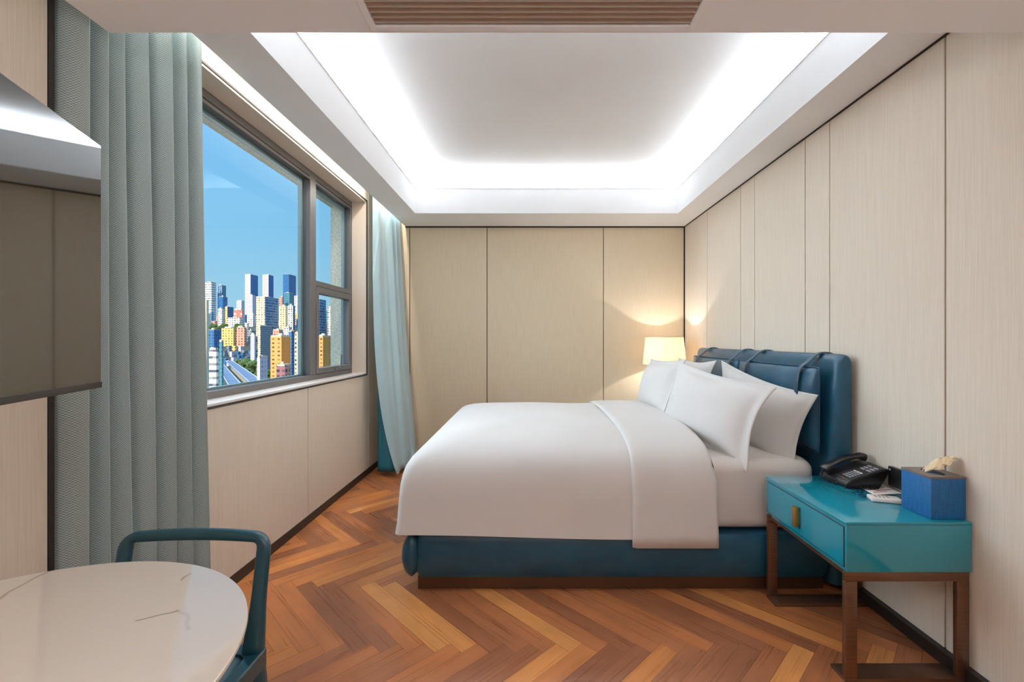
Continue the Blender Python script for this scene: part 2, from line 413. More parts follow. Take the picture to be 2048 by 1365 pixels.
G = .0038   # half width of a panel joint
def panels_x(bm, x, thick, ys, z0, z1, sgn):
    """panels on a wall of constant x, facing sgn"""
    for a, b in zip(ys, ys[1:]):
        xa, xb = sorted((x, x-sgn*thick))
        box(bm, xa, xb, a+G, b-G, z0, z1, bev=.0015, seg=1)
bm = bmesh.new()
YR = [900*1.61/v for v in (353, 420, 448, 549, 598)]
yr = [YF] + [0.35, 1.748] + sorted(YR) + [YB-.004]
panels_x(bm, XR, .012, yr, .05, ZS-.006, -1)
box(bm, XR+.012, XR+.2, YF-.2, YB+.2, -.1, ZT+.1, mi=1)
struct('wall_right', bm, [M['panel'], M['groove']])
# back wall
bm = bmesh.new()
xs = [XL+.004, -1.275+.03, -.452*.973*1.0, .741, XR-.004]
xs = [XL+.002, -1.262, (974-1061)*4.7/900, (1207-1061)*4.7/900, XR-.006]
for a, b in zip(xs, xs[1:]): box(bm, a+G, b-G, YB, YB+.012, .05, (ZS-.008) if b > -1.2 else ZT, bev=.0015, seg=1)
box(bm, XL-.35, XR+.2, YB+.012, YB+.2, -.1, ZT+.1, mi=1)
struct('wall_back', bm, [M['panel_back'], M['groove']])
# black trim line between soffit and walls
bm = bmesh.new()
box(bm, XR-.006, XR, 1.45, YB, ZS-.008, ZS-.0005); box(bm, XP, XR-.006, YB-.008, YB, ZS-.014, ZS-.0005); box(bm, XR-.008, XR, YB-.012, YB, .05, ZS-.009)
struct('trim_1', bm, M['groove'])
# wall behind the camera
struct('wall_front', newbox(XL-.2, XR+.2, YF-.2, YF, -.1, ZT+.1), M['panel'])
# baseboards
struct('baseboard_right', newbox(XR-.028, XR+.01, YF, YB, 0, .052), M['baseboard'])
struct('baseboard_left', newbox(XL-.01, XL+.006, YF, YB, 0, .055), M['baseboard'])
struct('baseboard_back', newbox(XL+.006, XR-.028, YB-.01, YB+.01, 0, .052), M['baseboard'])

# left wall with the window opening
OY0, OY1, OZ0, OZ1 = 1.52, 4.145, .934, 2.525
XW = -1.64; XO = -1.85          # frame plane, outer face
bm = bmesh.new()
JY = 3.055
for (a, b, z0, z1) in ((1.417, JY, .055, OZ0-.012), (JY, 4.19, .055, OZ0-.012), (4.19, YB-.002, .055, ZT),
                       (1.417, JY, OZ1+.012, ZT), (JY, 4.19, OZ1+.012, ZT)):
    box(bm, XL-.012, XL, a+G, b-G, z0, z1, bev=.0015, seg=1)
box(bm, XL-.012, XL, 1.417, OY0-.012, OZ0-.012, OZ1+.012); box(bm, XL-.012, XL, OY1+.012, 4.19-G, OZ0-.01, OZ1+.01)
# core of the wall round the opening
for (a, b, z0, z1) in ((YF-.2, OY0, -.1, ZT+.1), (OY1, YB+.2, -.1, ZT+.1), (OY0, OY1, -.1, OZ0), (OY0, OY1, OZ1, ZT+.1)):
    box(bm, XW-.03, XL-.012, a, b, z0, z1, mi=1)
box(bm, XL, -1.43, YF, .2-G, .055, ZT, bev=.0015, seg=1); box(bm, XL, -1.43, .2+G, 1.333, .055, ZT, bev=.0015, seg=1)
box(bm, XL, -1.433, YF, 1.33, 0, .0545, mi=1)
struct('wall_left', bm, [M['panel'], M['groove']])
# black edge strip by the near curtain
struct('trim_2', newbox(XL-.002, -1.428, 1.3335, 1.350, 0, ZT), M['groove'])
# black edge round the opening
bm = bmesh.new(); t_ = .011
box(bm, XL-.014, XL+.004, OY0-t_, OY1+t_, OZ0-t_, OZ0-.0005); box(bm, XL-.014, XL+.004, OY0-t_, OY1+t_, OZ1+.0005, OZ1+t_)
box(bm, XL-.014, XL+.004, OY1+.0005, OY1+t_, OZ0, OZ1); box(bm, XL-.014, XL+.004, OY0-t_, OY0-.0005, OZ0, OZ1)
struct('trim_3', bm, M['groove'])
# outside wall: stucco jamb, head and sill outside the frame
bm = bmesh.new(); oz0, oz1, oy1 = .88, 2.475, 4.165
box(bm, XO, XW-.035, oy1, YB+.2, -.3, ZT+.3); box(bm, XO, XW-.035, YF-.2, 1.3, -.3, ZT+.3)
box(bm, XO, XW-.035, 1.3, oy1, oz1, ZT+.3); box(bm, XO, XW-.035, 1.3, oy1, -.3, oz0)
struct('wall_outside', bm, M['stucco'])
# window: frame, linings, mullion, transom, casement, panes
win = struct('window_1', newbox(XW, XL-.0005, OY0, OY1, OZ0-.001, OZ0+.012, bev=.001, seg=1), M['sill'])
def wpart(name, bm, m, parent=win): return obj(name, bm, m, parent)
wpart('window_jamb', newbox(XW, XL-.001, OY1-.012, OY1-.0005, OZ0+.012, OZ1-.012), M['jamb'])
wpart('window_jamb', newbox(XW, XL-.001, OY0+.0005, OY0+.012, OZ0+.012, OZ1-.012), M['jamb'])
wpart('window_head', newbox(XW, XL-.001, OY0, OY1, OZ1-.012, OZ1-.0005), M['jamb'])
fz0, fz1 = OZ0+.005, OZ1-.012
MY0, MY1 = 3.34, 3.43
FW = .045
bm = bmesh.new()
box(bm, XW-.05, XW, OY0, OY1, fz0, fz0+FW, bev=.002, seg=1); box(bm, XW-.05, XW, OY0, OY1, fz1-.07, fz1, bev=.002, seg=1)
box(bm, XW-.05, XW, OY1-.05, OY1-.0005, fz0+FW, fz1-.07, bev=.002, seg=1); box(bm, XW-.05, XW, OY0, OY0+.05, fz0+FW, fz1-.07, bev=.002, seg=1)
wpart('window_frame', bm, M['alu'])
bm = bmesh.new()
box(bm, XW-.072, XW-.0505, OY0+.01, OY1-.01, fz0, fz0+FW+.012); box(bm, XW-.072, XW-.0505, OY0+.01, OY1-.01, fz1-.095, fz1)
box(bm, XW-.072, XW-.0505, OY1-.075, OY1-.01, fz0+FW+.012, fz1-.095); box(bm, XW-.072, XW-.0505, OY0+.01, OY0+.07, fz0+FW+.012, fz1-.095)
box(bm, XW-.072, XW-.0505, MY0-.03, MY1+.012, fz0+FW+.012, fz1-.095)
wpart('outer_frame', bm, M['alu_out'])
wpart('mullion', newbox(XW-.05, XW+.006, MY0, MY1, fz0+FW+.0005, fz1-.0705, bev=.003, seg=1), M['alu'])
TZ = 1.65
wpart('transom', newbox(XW-.05, XW+.003, MY1+.0005, OY1-.051, TZ+.012, TZ+.055, bev=.003, seg=1), M['alu'])
bm = bmesh.new()   # gasket lines under the head
box(bm, XW-.0005, XW+.002, OY0, MY0-.002, fz1-.052, fz1-.044); box(bm, XW-.0005, XW+.002, MY1+.002, OY1-.02, fz1-.052, fz1-.044)
wpart('gasket', bm, M['gasket'])
cas = bmesh.new(); cz0, cz1, cy0, cy1 = fz0+FW+.004, TZ+.008, MY1+.003, OY1-.054
for (a, b, c, d) in ((cy0, cy1, cz0, cz0+.042), (cy0, cy1, cz1-.05, cz1), (cy0, cy0+.035, cz0+.042, cz1-.05), (cy1-.05, cy1, cz0+.042, cz1-.05)):
    box(cas, XW-.046, XW+.012, a, b, c, d, bev=.004, seg=2)
sash = wpart('casement_sash', cas, M['alu'])
bm = bmesh.new(); sweep(bm, fillet([(XW+.012, 3.80, cz0+.018), (XW+.04, 3.80, cz0+.02), (XW+.045, 3.80, cz0+.135)], .012), (.009, .006), up=(0, 1, 0))
box(bm, XW+.012, XW+.022, 3.74, 3.84, cz0+.006, cz0+.03, bev=.003)
wpart('handle', bm, M['alu'], sash)
wpart('pane', newbox(XW-.030, XW-.026, OY0+.05, MY0-.0005, fz0+FW, fz1-.07), M['glass'])
wpart('pane', newbox(XW-.030, XW-.026, MY1+.0005, OY1-.05, TZ+.055, fz1-.07), M['glass'])
wpart('pane', newbox(XW-.022, XW-.018, cy0+.036, cy1-.051, cz0+.042, cz1-.05), M['glass'], sash)

# ceilings
def tray():
    bm = bmesh.new()
    lo, hi = ZS, ZL
    X0, X1, Y0, Y1 = XP, XR+.2, YE+.05, YB+.2
    a = .045  # lip thickness
    # soffit slab pieces around the opening
    box(bm, X0, TX0, Y0, Y1, lo, lo+.04); box(bm, TX1, X1, Y0, Y1, lo, lo+.04)
    box(bm, TX0, TX1, TY1, Y1, lo, lo+.04); box(bm, TX0, TX1, Y0, TY0, lo, lo+.04)
    # upstand
    box(bm, TX0-a, TX0, TY0-a, TY1+a, lo+.04, hi); box(bm, TX1, TX1+a, TY0-a, TY1+a, lo+.04, hi)
    box(bm, TX0, TX1, TY1, TY1+a, lo+.04, hi); box(bm, TX0, TX1, TY0-a, TY0, lo+.04, hi)
    # thin bead on top of the upstand
    e_ = .006
    for q in ((TX0-a, TX0+e_, TY0-e_, TY1+e_), (TX1-e_, TX1+a, TY0-e_, TY1+e_), (TX0+e_, TX1-e_, TY1-e_, TY1+a), (TX0+e_, TX1-e_, TY0-a, TY0+e_)):
        box(bm, *q, hi, hi+.005)
    # outer wall of the recess
    o = .16
    box(bm, TX0-o-.02, TX0-o, TY0-o, TY1+o, lo+.04, ZC); box(bm, TX1+o, TX1+o+.02, TY0-o, TY1+o, lo+.04, ZC)
    box(bm, TX0-o, TX1+o, TY1+o, TY1+o+.02, lo+.04, ZC); box(bm, TX0-o, TX1+o, TY0-o-.02, TY0-o, lo+.04, ZC)
    return bm
struct('ceiling_soffit', tray(), M['plaster'])
bm = newbox(XP, XR+.2, YE, YB+.2, ZC, ZC+.1)
struct('ceiling', bm, M['plaster'])
# fine shadow line on the ceiling near the cove
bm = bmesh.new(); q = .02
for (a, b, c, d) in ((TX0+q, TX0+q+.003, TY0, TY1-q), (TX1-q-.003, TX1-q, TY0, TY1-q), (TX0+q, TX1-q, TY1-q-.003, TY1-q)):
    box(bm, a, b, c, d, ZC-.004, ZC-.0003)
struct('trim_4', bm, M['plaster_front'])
struct('ceiling_pocket', newbox(XL-.2, XP, YF-.1, YB+.2, ZT, ZT+.1), M['plaster'])
# pocket cheek
struct('ceiling_edge', newbox(XP, XP+.02, YE+.05, YB, ZS+.041, ZC-.001), M['plaster'])
# front ceiling with the vent hole
vx0, vx1, vy0, vy1 = -.471, .483, 1.10, 1.366
bm = bmesh.new()
for q in ((XP-.004, vx0, YF-.1, YE), (vx1, XR+.2, YF-.1, YE), (vx0, vx1, YF-.1, vy0), (vx0, vx1, vy1, YE)):
    box(bm, *q, ZFc, ZFc+.06)
box(bm, XP-.004, XR+.2, YE-.02, YE+.05, ZFc+.06, ZC-.001); box(bm, XP-.004, XP+.016, YF-.1, YE-.02, ZFc+.06, ZT)
struct('ceiling_front', bm, M['plaster_front'])
vent = thing('air_vent', 'long beige air conditioning vent with louvre slats in the front ceiling', 'vent', ((vx0+vx1)/2, (vy0+vy1)/2, ZFc))
def vp(name, b, m):
    o = obj(name, b, m, vent); o.matrix_parent_inverse = Matrix.Translation(-vent.location); return o
bm = bmesh.new(); z0, z1 = ZFc-.004, ZFc-.0005
for q in ((vx0-.019, vx0, vy0-.022, vy1+.022), (vx1, vx1+.019, vy0-.022, vy1+.022), (vx0, vx1, vy1, vy1+.022), (vx0, vx1, vy0-.022, vy0)):
    box(bm, *q, z0, z1, bev=.001, seg=1)
vp('vent_frame', bm, M['plaster_front'])
bm = bmesh.new(); box(bm, vx0, vx1, vy0, vy1, ZFc+.07, ZFc+.075)
vp('vent_box', bm, M['tin'])
yy = vy1-.008
while yy > vy0+.01:
    R = Matrix.Translation((0, yy-.008, ZFc+.006)) @ Matrix.Rotation(math.radians(-32), 4, 'X')
    b = newbox(vx0+.001, vx1-.001, -.0085, .0085, -.0008, .0008, mat=R); box(b, vx0+.001, vx1-.001, .0065, .0085, -.0035, -.0008, mat=R)
    vp('slat', b, M['vent']); yy -= .0212

# ---------------------------------------------------------------- curtains
def near_curtain():
    bm = bmesh.new(); z0, z1 = .015, 2.80; N = 7
    def fn(s, t):
        z = lerp(z1, z0, t)
        y1 = lerp(1.870, 1.930, t); y0 = 1.362
        ss = s**1.05
        th = 2*PI*(N*ss-.25) + .9*math.sin(5.1*s+.4) + .5*math.sin(2.2*t+7*s)*t
        A = lerp(.052, .062, t)*(1+.2*math.sin(9*s+1))*(.75+.25*sm(0, .1, s))
        sn_ = math.sin(th); x = -1.432 + A*math.copysign(abs(sn_)**.75, sn_) + .012*s + .006*math.sin(3*t+11*s)
        if s < .05: x = lerp(-1.46, x, sm(0, .05, s))
        y = lerp(y0, y1, ss) + .010*math.sin(2*th)*lerp(.5, 1.2, t) - .010*math.cos(th)
        # relaxed sweep of the last fold
        x += .03*sm(.86, 1, s)*(1-.3*t)
        return (x, y, z)
    grid(bm, 420, 60, fn, uv=lambda a, b: (a*1.0, b*2.4))
    return bm
cn = thing('curtain', 'blue-grey woven curtain in deep folds beside the television', 'curtain', (-1.42, 1.67, .015))
def cpart(t, name, b, m, smooth=180, solid=.002):
    o = obj(name, b, m, t, smooth); o.matrix_parent_inverse = Matrix.Translation(-Vector(t.location))
    if solid:
        s = o.modifiers.new('thickness', 'SOLIDIFY'); s.thickness = solid; s.offset = 0
    return o
cpart(cn, 'curtain_cloth', near_curtain(), M['weave'])
bm = bmesh.new(); box(bm, -1.44, -1.41, 1.36, 4.66, 2.801, 2.899)
struct('trim_5', bm, M['white_plastic'])
# far curtain
def interp(pts, s):
    n = len(pts)-1; x = s*n; i = min(int(x), n-1); f = x-i
    P = [Vector(pts[max(0, min(n, i+k))]) for k in (-1, 0, 1, 2)]
    return .5*((2*P[1])+(-P[0]+P[2])*f+(2*P[0]-5*P[1]+4*P[2]-P[3])*f*f+(-P[0]+3*P[1]-3*P[2]+P[3])*f**3)
top = [(-1.425, 4.06), (-1.375, 4.09), (-1.385, 4.20), (-1.40, 4.28), (-1.355, 4.36), (-1.385, 4.42), (-1.35, 4.48), (-1.38, 4.54), (-1.35, 4.60), (-1.36, 4.64)]
bot = [(-1.205, 4.06), (-1.195, 4.10), (-1.205, 4.14), (-1.20, 4.20), (-1.165, 4.22), (-1.145, 4.28), (-1.15, 4.34), (-1.12, 4.40), (-1.14, 4.50), (-1.16, 4.60)]
def far_fn(s, t):
    a = interp([(*p, 0) for p in top], s); b = interp([(*p, 0) for p in bot], s)
    u = t**lerp(4.5, 1.35, sm(0, .3, s))
    p = a.lerp(b, u)
    # the leading edge stays back until low down
    if s < .12: p.x -= .0
    return (p.x, p.y, lerp(2.80, .03 + .02*math.sin(3*s), t))
cf = thing('curtain', 'smooth pale blue curtain gathered in the far window corner', 'curtain', (-1.25, 4.3, .02))
bm = bmesh.new(); grid(bm, 90, 50, far_fn); cpart(cf, 'curtain_cloth', bm, M['satin'])
bm = bmesh.new()
tl = [(-1.405, 4.125), (-1.385, 4.13), (-1.36, 4.15)]; bl = [(-1.40, 4.12), (-1.33, 4.10), (-1.235, 4.115)]
def lin_fn(s, t):
    a = interp([(*p, 0) for p in tl], s); b = interp([(*p, 0) for p in bl], s); p = a.lerp(b, t**1.2)
    return (p.x, p.y+.006*math.sin(12*s+2*t), lerp(1.5, .05, t))
grid(bm, 24, 30, lin_fn); cpart(cf, 'curtain_lining', bm, M['lining'])

# ---------------------------------------------------------------- bed
def rounded_rect(x0, x1, y0, y1, r, n=8, ext=24):
    r = min(r, (x1-x0)/2-.001, (y1-y0)/2-.001); pts = []
    cs = [(x1-r, y0+r, -PI/2), (x1-r, y1-r, 0), (x0+r, y1-r, PI/2), (x0+r, y0+r, PI)]
    for i, (cx, cy, a) in enumerate(cs):
        arc = [(cx+r*math.cos(a+PI/2*k/n), cy+r*math.sin(a+PI/2*k/n)) for k in range(n+1)]
        pts += arc
        nx = cs[(i+1) % 4]; a2 = nx[2]; q = (nx[0]+r*math.cos(a2), nx[1]+r*math.sin(a2)); p = arc[-1]
        for k in range(1, ext): pts.append((lerp(p[0], q[0], k/ext), lerp(p[1], q[1], k/ext)))
    return pts
def ring_mesh(bm, rings, cap=True, mi=0):
    R = [[bm.verts.new(p) for p in r] for r in rings]; n = len(R[0])
    for A, B in zip(R, R[1:]):
        for k in range(n): bm.faces.new((A[k], A[(k+1) % n], B[(k+1) % n], B[k])).material_index = mi
    if cap:
        c = Vector((0, 0, 0))
        for v in R[-1]: c += v.co
        c = bm.verts.new(c/n)
        for k in range(n): bm.faces.new((R[-1][k], R[-1][(k+1) % n], c)).material_index = mi
    return R
bed = thing('bed', 'large double bed with a dark teal leather base and tall leather headboard', 'bed', (.45, 3.12, 0))
def bp(name, b, m, smooth=35, parent=bed):
    o = obj(name, b, m, parent, smooth)
    if parent is bed: o.matrix_parent_inverse = Matrix.Translation(-Vector(bed.location))
    return o
bp('plinth', newbox(-.565, 1.47, 2.258, 3.99, 0, .068, bev=.002, seg=1), M['bronze_dark'])
# side rails: bulging leather
def bulge(z0, z1, d, n=10):
    out = []
    for k in range(n+1):
        t = k/n; out.append((math.sin(PI*t)**.55*d, lerp(z0, z1, t)))
    return out
def rail(x0, x1, y0, y1, z0, z1, d, r):
    bm = bmesh.new(); rings = []
    for o, z in bulge(z0, z1, d): rings.append([(x, y, z) for x, y in rounded_rect(x0-o, x1+o, y0-o, y1+o, r+o)])
    ring_mesh(bm, rings); bm.faces.new([v for v in bm.verts if False] or [bm.verts.new((x0, y0, z0)), bm.verts.new((x1, y0, z0)), bm.verts.new((x1, y1, z0)), bm.verts.new((x0, y1, z0))]); return bm
bp('side_rail', rail(-.555, 1.46, 2.235, 2.33, .070, .283, .024, .02), M['leather'])
bp('side_rail', rail(-.555, 1.46, 3.93, 4.02, .070, .283, .024, .02), M['leather'])
bp('foot_rail', rail(-.60, -.588, 2.245, 4.01, .070, .283, .042, .006), M['leather'])
bm = newbox(-.548, 1.50, 2.36, 3.90, .07, .27); bp('slat_base', bm, M['stitch'])
# headboard: slab with rounded edges leaning slightly
HY0, HY1, HZ = 2.215, 4.10, 1.178
def headboard():
    bm = bmesh.new(); n = 10
    prof = []  # (x,z) front profile from floor up over the top to the wall
    prof.append((1.478, .04)); prof.append((1.488, .6))
    prof.append((1.503, 1.0))
    for k in range(n+1):
        a = PI*k/n
        prof.append((1.5535-math.cos(a)*.043, 1.13+math.sin(a)*.048))
    prof.append((1.597, .04))
    xs_c = 1.5535
    def row(y, inset):
        out = []
        for x, z in prof:
            k = 1-inset/.05
            out.append((lerp(xs_c, x, max(.0, k)) if True else x, y, z - inset*.35*(z > .1)))
        return out
    ys = []
    m = 8
    for k in range(m+1):
        a = PI/2*k/m; ys.append((HY0+.045*(1-math.sin(a)), .05*.92*(1-math.cos(PI/2-a)) if False else .046*(1-math.sin(a)) if False else .04*(1-math.cos(PI/2*(1-k/m)))))
    rows = [row(y, i) for y, i in ys][:0]
    for k in range(m+1):
        a = PI/2*k/m
        rows.append(row(HY0+.045*(1-math.cos(a)), .030*(1-math.sin(a))))
    for k in range(1, 24): rows.append(row(lerp(HY0+.045, HY1-.045, k/24), 0))
    for k in range(m, -1, -1):
        a = PI/2*k/m
        rows.append(row(HY1-.045*(1-math.cos(a)), .030*(1-math.sin(a))))
    V = [[bm.verts.new(p) for p in r] for r in rows]
    for A, B in zip(V, V[1:]):
        for k in range(len(A)-1): bm.faces.new((A[k], A[k+1], B[k+1], B[k]))
    bm.faces.new(V[0]); bm.faces.new(V[-1][::-1]); return bm
hb = bp('headboard', headboard(), M['leather'], 50)
def seam(path, r, name='seam', parent=None, m='stitch'):
    bm = bmesh.new(); sweep(bm, path, (r, r), n=6, p=2)
    o = obj(name, bm, M[m], parent, 180)
    o.matrix_parent_inverse = Matrix.Translation(-Vector(bed.location))
    return o
seam([(1.483, 2.235, .3), (1.487, 2.235, .6), (1.498, 2.236, 1.0), (1.505, 2.238, 1.11), (1.52, 2.242, 1.155), (1.55, 2.246, 1.17), (1.58, 2.246, 1.16)], .002, parent=hb)
seam([(1.488, 2.42, .8), (1.503, 2.42, 1.0), (1.508, 2.42, 1.13), (1.525, 2.42, 1.166), (1.5535, 2.42, 1.179), (1.585, 2.42, 1.165)], .0014, parent=hb)
# mattress with fitted sheet: part of the bed's make-up but lifts off
def soft_box(x0, x1, y0, y1, z0, z1, r, rr=.09):
    bm = bmesh.new(); rings = []; n = 8
    for k in range(n+1):
        a = PI/2*k/n; o = r*(1-math.sin(a)); rings.append([(x, y, z0+r-r*math.cos(a)) for x, y in rounded_rect(x0+o, x1-o, y0+o, y1-o, rr)])
    for k in range(n+1):
        a = PI/2*k/n; o = r*(1-math.cos(a)); rings.append([(x, y, z1-r+r*math.sin(a)) for x, y in rounded_rect(x0+o, x1-o, y0+o, y1-o, rr)])
    for f in (.2, .45, .7, .9):
        o = r+f*min(x1-x0, y1-y0)*.5*.9; rings.append([(x, y, z1+.012*f) for x, y in rounded_rect(x0+o, x1-o, y0+o, y1-o, rr)])
    ring_mesh(bm, rings); return bm
mt = tag(obj('mattress', soft_box(-.60, 1.455, 2.262, 3.99, .288, .640, .06), M['sheet_cloth'], None, 180), 'thick mattress under a white fitted sheet on the teal bed base', 'mattress')
# duvet
DX0, DX1, DY0, DY1 = -.668, .913, 2.212, 4.03
PROF = [(-.004, .290), (.002, .34), (.008, .44), (.014, .52), (.022, .57), (.034, .61), (.055, .645), (.085, .672), (.125, .693), (.18, .710), (.26, .725), (.36, .737), (.48, .746), (.62, .752), (.78, .755)]
def hemz(x): return -.012+.0-.020*sm(-.6, .5, x)+.012
def duvet():
    bm = bmesh.new(); rings = []
    for i, (o, z) in enumerate(PROF):
        ox = o if o < .3 else .3+(o-.3)*.8
        oh = .012*sm(.55, .70, z)+max(0, o-.125)*.9
        pts = rounded_rect(DX0+ox, DX1-oh, DY0+o, DY1-o, .035+.5*min(o, .16), n=8, ext=26)
        w_ = 1 if z < .35 else 0
        rings.append([(x, y, z + w_*(-.022*sm(-.6, .5, x)) + (.0035*math.sin(9*x+2*y)+.003*math.sin(13*y-4*x+1))*sm(.64, .74, z)) for x, y in pts])
    ring_mesh(bm, rings); return bm
dv = thing('duvet', 'white duvet covering the bed, hanging over its near side', 'duvet', (.12, 3.12, .29))
cpart(dv, 'duvet_cover', duvet(), M['white_cloth'], solid=0)
# folded-back band
def yz_prof(off):
    pts = [(DY0+o-off*(1 if z < .66 else .5), z+off*(0 if z < .6 else sm(.6, .68, z))) for o, z in PROF]
    pts = [(pts[0][0], .232)]+pts
    far = [(DY0+DY1-y, z) for y, z in pts[::-1]]
    return pts+far
def band():
    bm = bmesh.new(); P = yz_prof(.012)
    from itertools import accumulate
    nx = 26; x0, x1 = .500, .918
    V = []
    for i in range(nx+1):
        s = i/nx; x = lerp(x0, x1, s)
        row = []
        for y, z in P:
            d = 0
            if s < .05: d = -.010*(1-s/.05)
            if s > .94: d = -.045*((s-.94)/.06)**2*(1 if z > .6 else 0)
            cy = 3.121
            yo = (cy-y)/abs(cy-y) if abs(cy-y) > 1e-4 else 0
            zz = z+(d if z > .62 else 0) + .0035*math.sin(9*x+2*y)*sm(.64, .74, z)
            row.append(bm.verts.new((x, y+(yo*(-d) if z <= .62 else 0), zz)))
        V.append(row)
    for A, B in zip(V, V[1:]):
        for k in range(len(A)-1): bm.faces.new((A[k], A[k+1], B[k+1], B[k]))
    return bm
cpart(dv, 'folded_band', band(), M['white_cloth'], smooth=60, solid=.006)

# pillows
def pillow_bm(a=.36, b=.24, th=.085, seed=0, ear=.13, flange=.86):
    rnd = random.Random(seed); ph = [rnd.uniform(0, 6) for _ in range(8)]
    bm = bmesh.new(); N = 40
    def P(u, v, side):
        cx = 1-ear*(1-v*v)**1.1; cy = 1-ear*.95*(1-u*u)**1.1
        x = a*u*cx; y = b*v*cy
        m = max(abs(u), abs(v))
        uu = min(1, abs(u)/flange); vv = min(1, abs(v)/flange)
        t = ((1-uu**2.4)*(1-vv**2.4))**.55 if uu < 1 and vv < 1 else 0
        z = side*(th*t+.002)
        z += .006*math.sin(5*u+ph[0])*math.sin(4*v+ph[1])*t + .012*math.sin(3*u+ph[2]+2*v)*sm(.8, 1, m)
        k = abs(u*v)**3
        z += .02*k*math.sin(ph[3]+2*u+v)
        y -= .012*(1-u*u)*t*side*0
        return Vector((x, y, z))
    top = [[None]*(N+1) for _ in range(N+1)]; bt = [[None]*(N+1) for _ in range(N+1)]
    f = lambda i: -1+2*i/N
    for i in range(N+1):
        for j in range(N+1):
            top[i][j] = bm.verts.new(P(f(i), f(j), 1))
            edge = i in (0, N) or j in (0, N)
            bt[i][j] = bm.verts.new(P(f(i), f(j), -1))
    for i in range(N):
        for j in range(N):
            bm.faces.new((top[i][j], top[i+1][j], top[i+1][j+1], top[i][j+1]))
            bm.faces.new((bt[i][j], bt[i][j+1], bt[i+1][j+1], bt[i+1][j]))
    for i in range(N):
        for A in ((top[i][0], bt[i][0], bt[i+1][0], top[i+1][0]), (top[i+1][N], bt[i+1][N], bt[i][N], top[i][N]),
                  (top[0][i+1], bt[0][i+1], bt[0][i], top[0][i]), (top[N][i], bt[N][i], bt[N][i+1], top[N][i+1])):
            bm.faces.new(A)
    return bm
def pillow(center, yaw, tilt, roll, seed, label, a=.36, b=.235, th=.085, ear=.13):
    o = obj('pillow', pillow_bm(a, b, th, seed, ear), M['white_cloth'], None, 180)
    # local x = along the bed's width, local y = up, local z = front (towards -X)
    X = Vector((0, -1, 0)); Z = Vector((-math.cos(tilt), 0, math.sin(tilt))); Y = Z.cross(X)
    R = Matrix((X, Y, Z)).transposed().to_4x4()
    o.matrix_world = Matrix.Translation(center) @ Matrix.Rotation(yaw, 4, 'Z') @ R @ Matrix.Rotation(roll, 4, 'Z')
    tag(o, label, 'pillow'); return o
pillow((1.025, 2.60, .848), math.radians(20), math.radians(15), math.radians(-7), 1, 'white pillow nearest the viewer, front of the two leaning rows', a=.385, b=.226, th=.08, ear=.11)
pillow((.94, 3.35, .912), math.radians(2), math.radians(17), math.radians(2), 2, 'white pillow on the far side of the front row, before the lamp', a=.375, b=.21, th=.085)
pillow((1.305, 2.63, .825), math.radians(13), math.radians(12), math.radians(-10), 3, 'white pillow behind the nearest one, its winged corner over the leather cushion', a=.395, b=.225, th=.062, ear=.15)
pillow((1.215, 3.44, .905), math.radians(0), math.radians(15), math.radians(1), 4, 'white pillow mostly hidden, back row on the far side below the headboard', a=.37, b=.205, th=.07)

# headboard cushions with straps
def cushion_bm(y0, y1, z0, z1, x, th):
    bm = bmesh.new(); N = 30; T, B = {}, {}
    for i in range(N+1):
        for j in range(N+1):
            u, v = -1+2*i/N, -1+2*j/N
            t = ((1-abs(u)**5)*(1-abs(v)**3.2))**.5
            cy, cz = (y0+y1)/2, (z0+z1)/2
            sx_ = 1-.02*(1-v*v)
            y = cy+u*(y1-y0)/2*sx_; z = cz+v*(z1-z0)/2*(1-.015*(1-u*u))
            T[i, j] = bm.verts.new((x-th/2*t-.001-.003*math.sin(8*u)*t, y, z)); B[i, j] = bm.verts.new((x+th/2*t*.6+.001, y, z))
    for i in range(N):
        for j in range(N):
            bm.faces.new((T[i, j], T[i+1, j], T[i+1, j+1], T[i, j+1])); bm.faces.new((B[i, j], B[i, j+1], B[i+1, j+1], B[i+1, j]))
    for i in range(N):
        bm.faces.new((T[i, 0], B[i, 0], B[i+1, 0], T[i+1, 0])); bm.faces.new((T[i, N], T[i+1, N], B[i+1, N], B[i, N]))
        bm.faces.new((T[0, i], T[0, i+1], B[0, i+1], B[0, i])); bm.faces.new((T[N, i], B[N, i], B[N, i+1], T[N, i+1]))
    return bm
def strap_bm(pts, wy, th):
    bm = bmesh.new(); V = []
    n = len(pts)
    for i, p in enumerate(pts):
        p = Vector(p); t = (Vector(pts[min(i+1, n-1)])-Vector(pts[max(i-1, 0)])).normalized(); nn = t.cross(Vector((0, 1, 0))).normalized()
        V.append([bm.verts.new(p+Vector((0, a*wy, 0))+nn*b*th) for a, b in ((-1, -.6), (-.85, -1), (.85, -1), (1, -.6), (1, .6), (.85, 1), (-.85, 1), (-1, .6))])
    for A, B in zip(V, V[1:]):
        for k in range(8): bm.faces.new((A[k], A[(k+1) % 8], B[(k+1) % 8], B[k]))
    bm.faces.new(V[0]); bm.faces.new(V[-1][::-1]); return bm
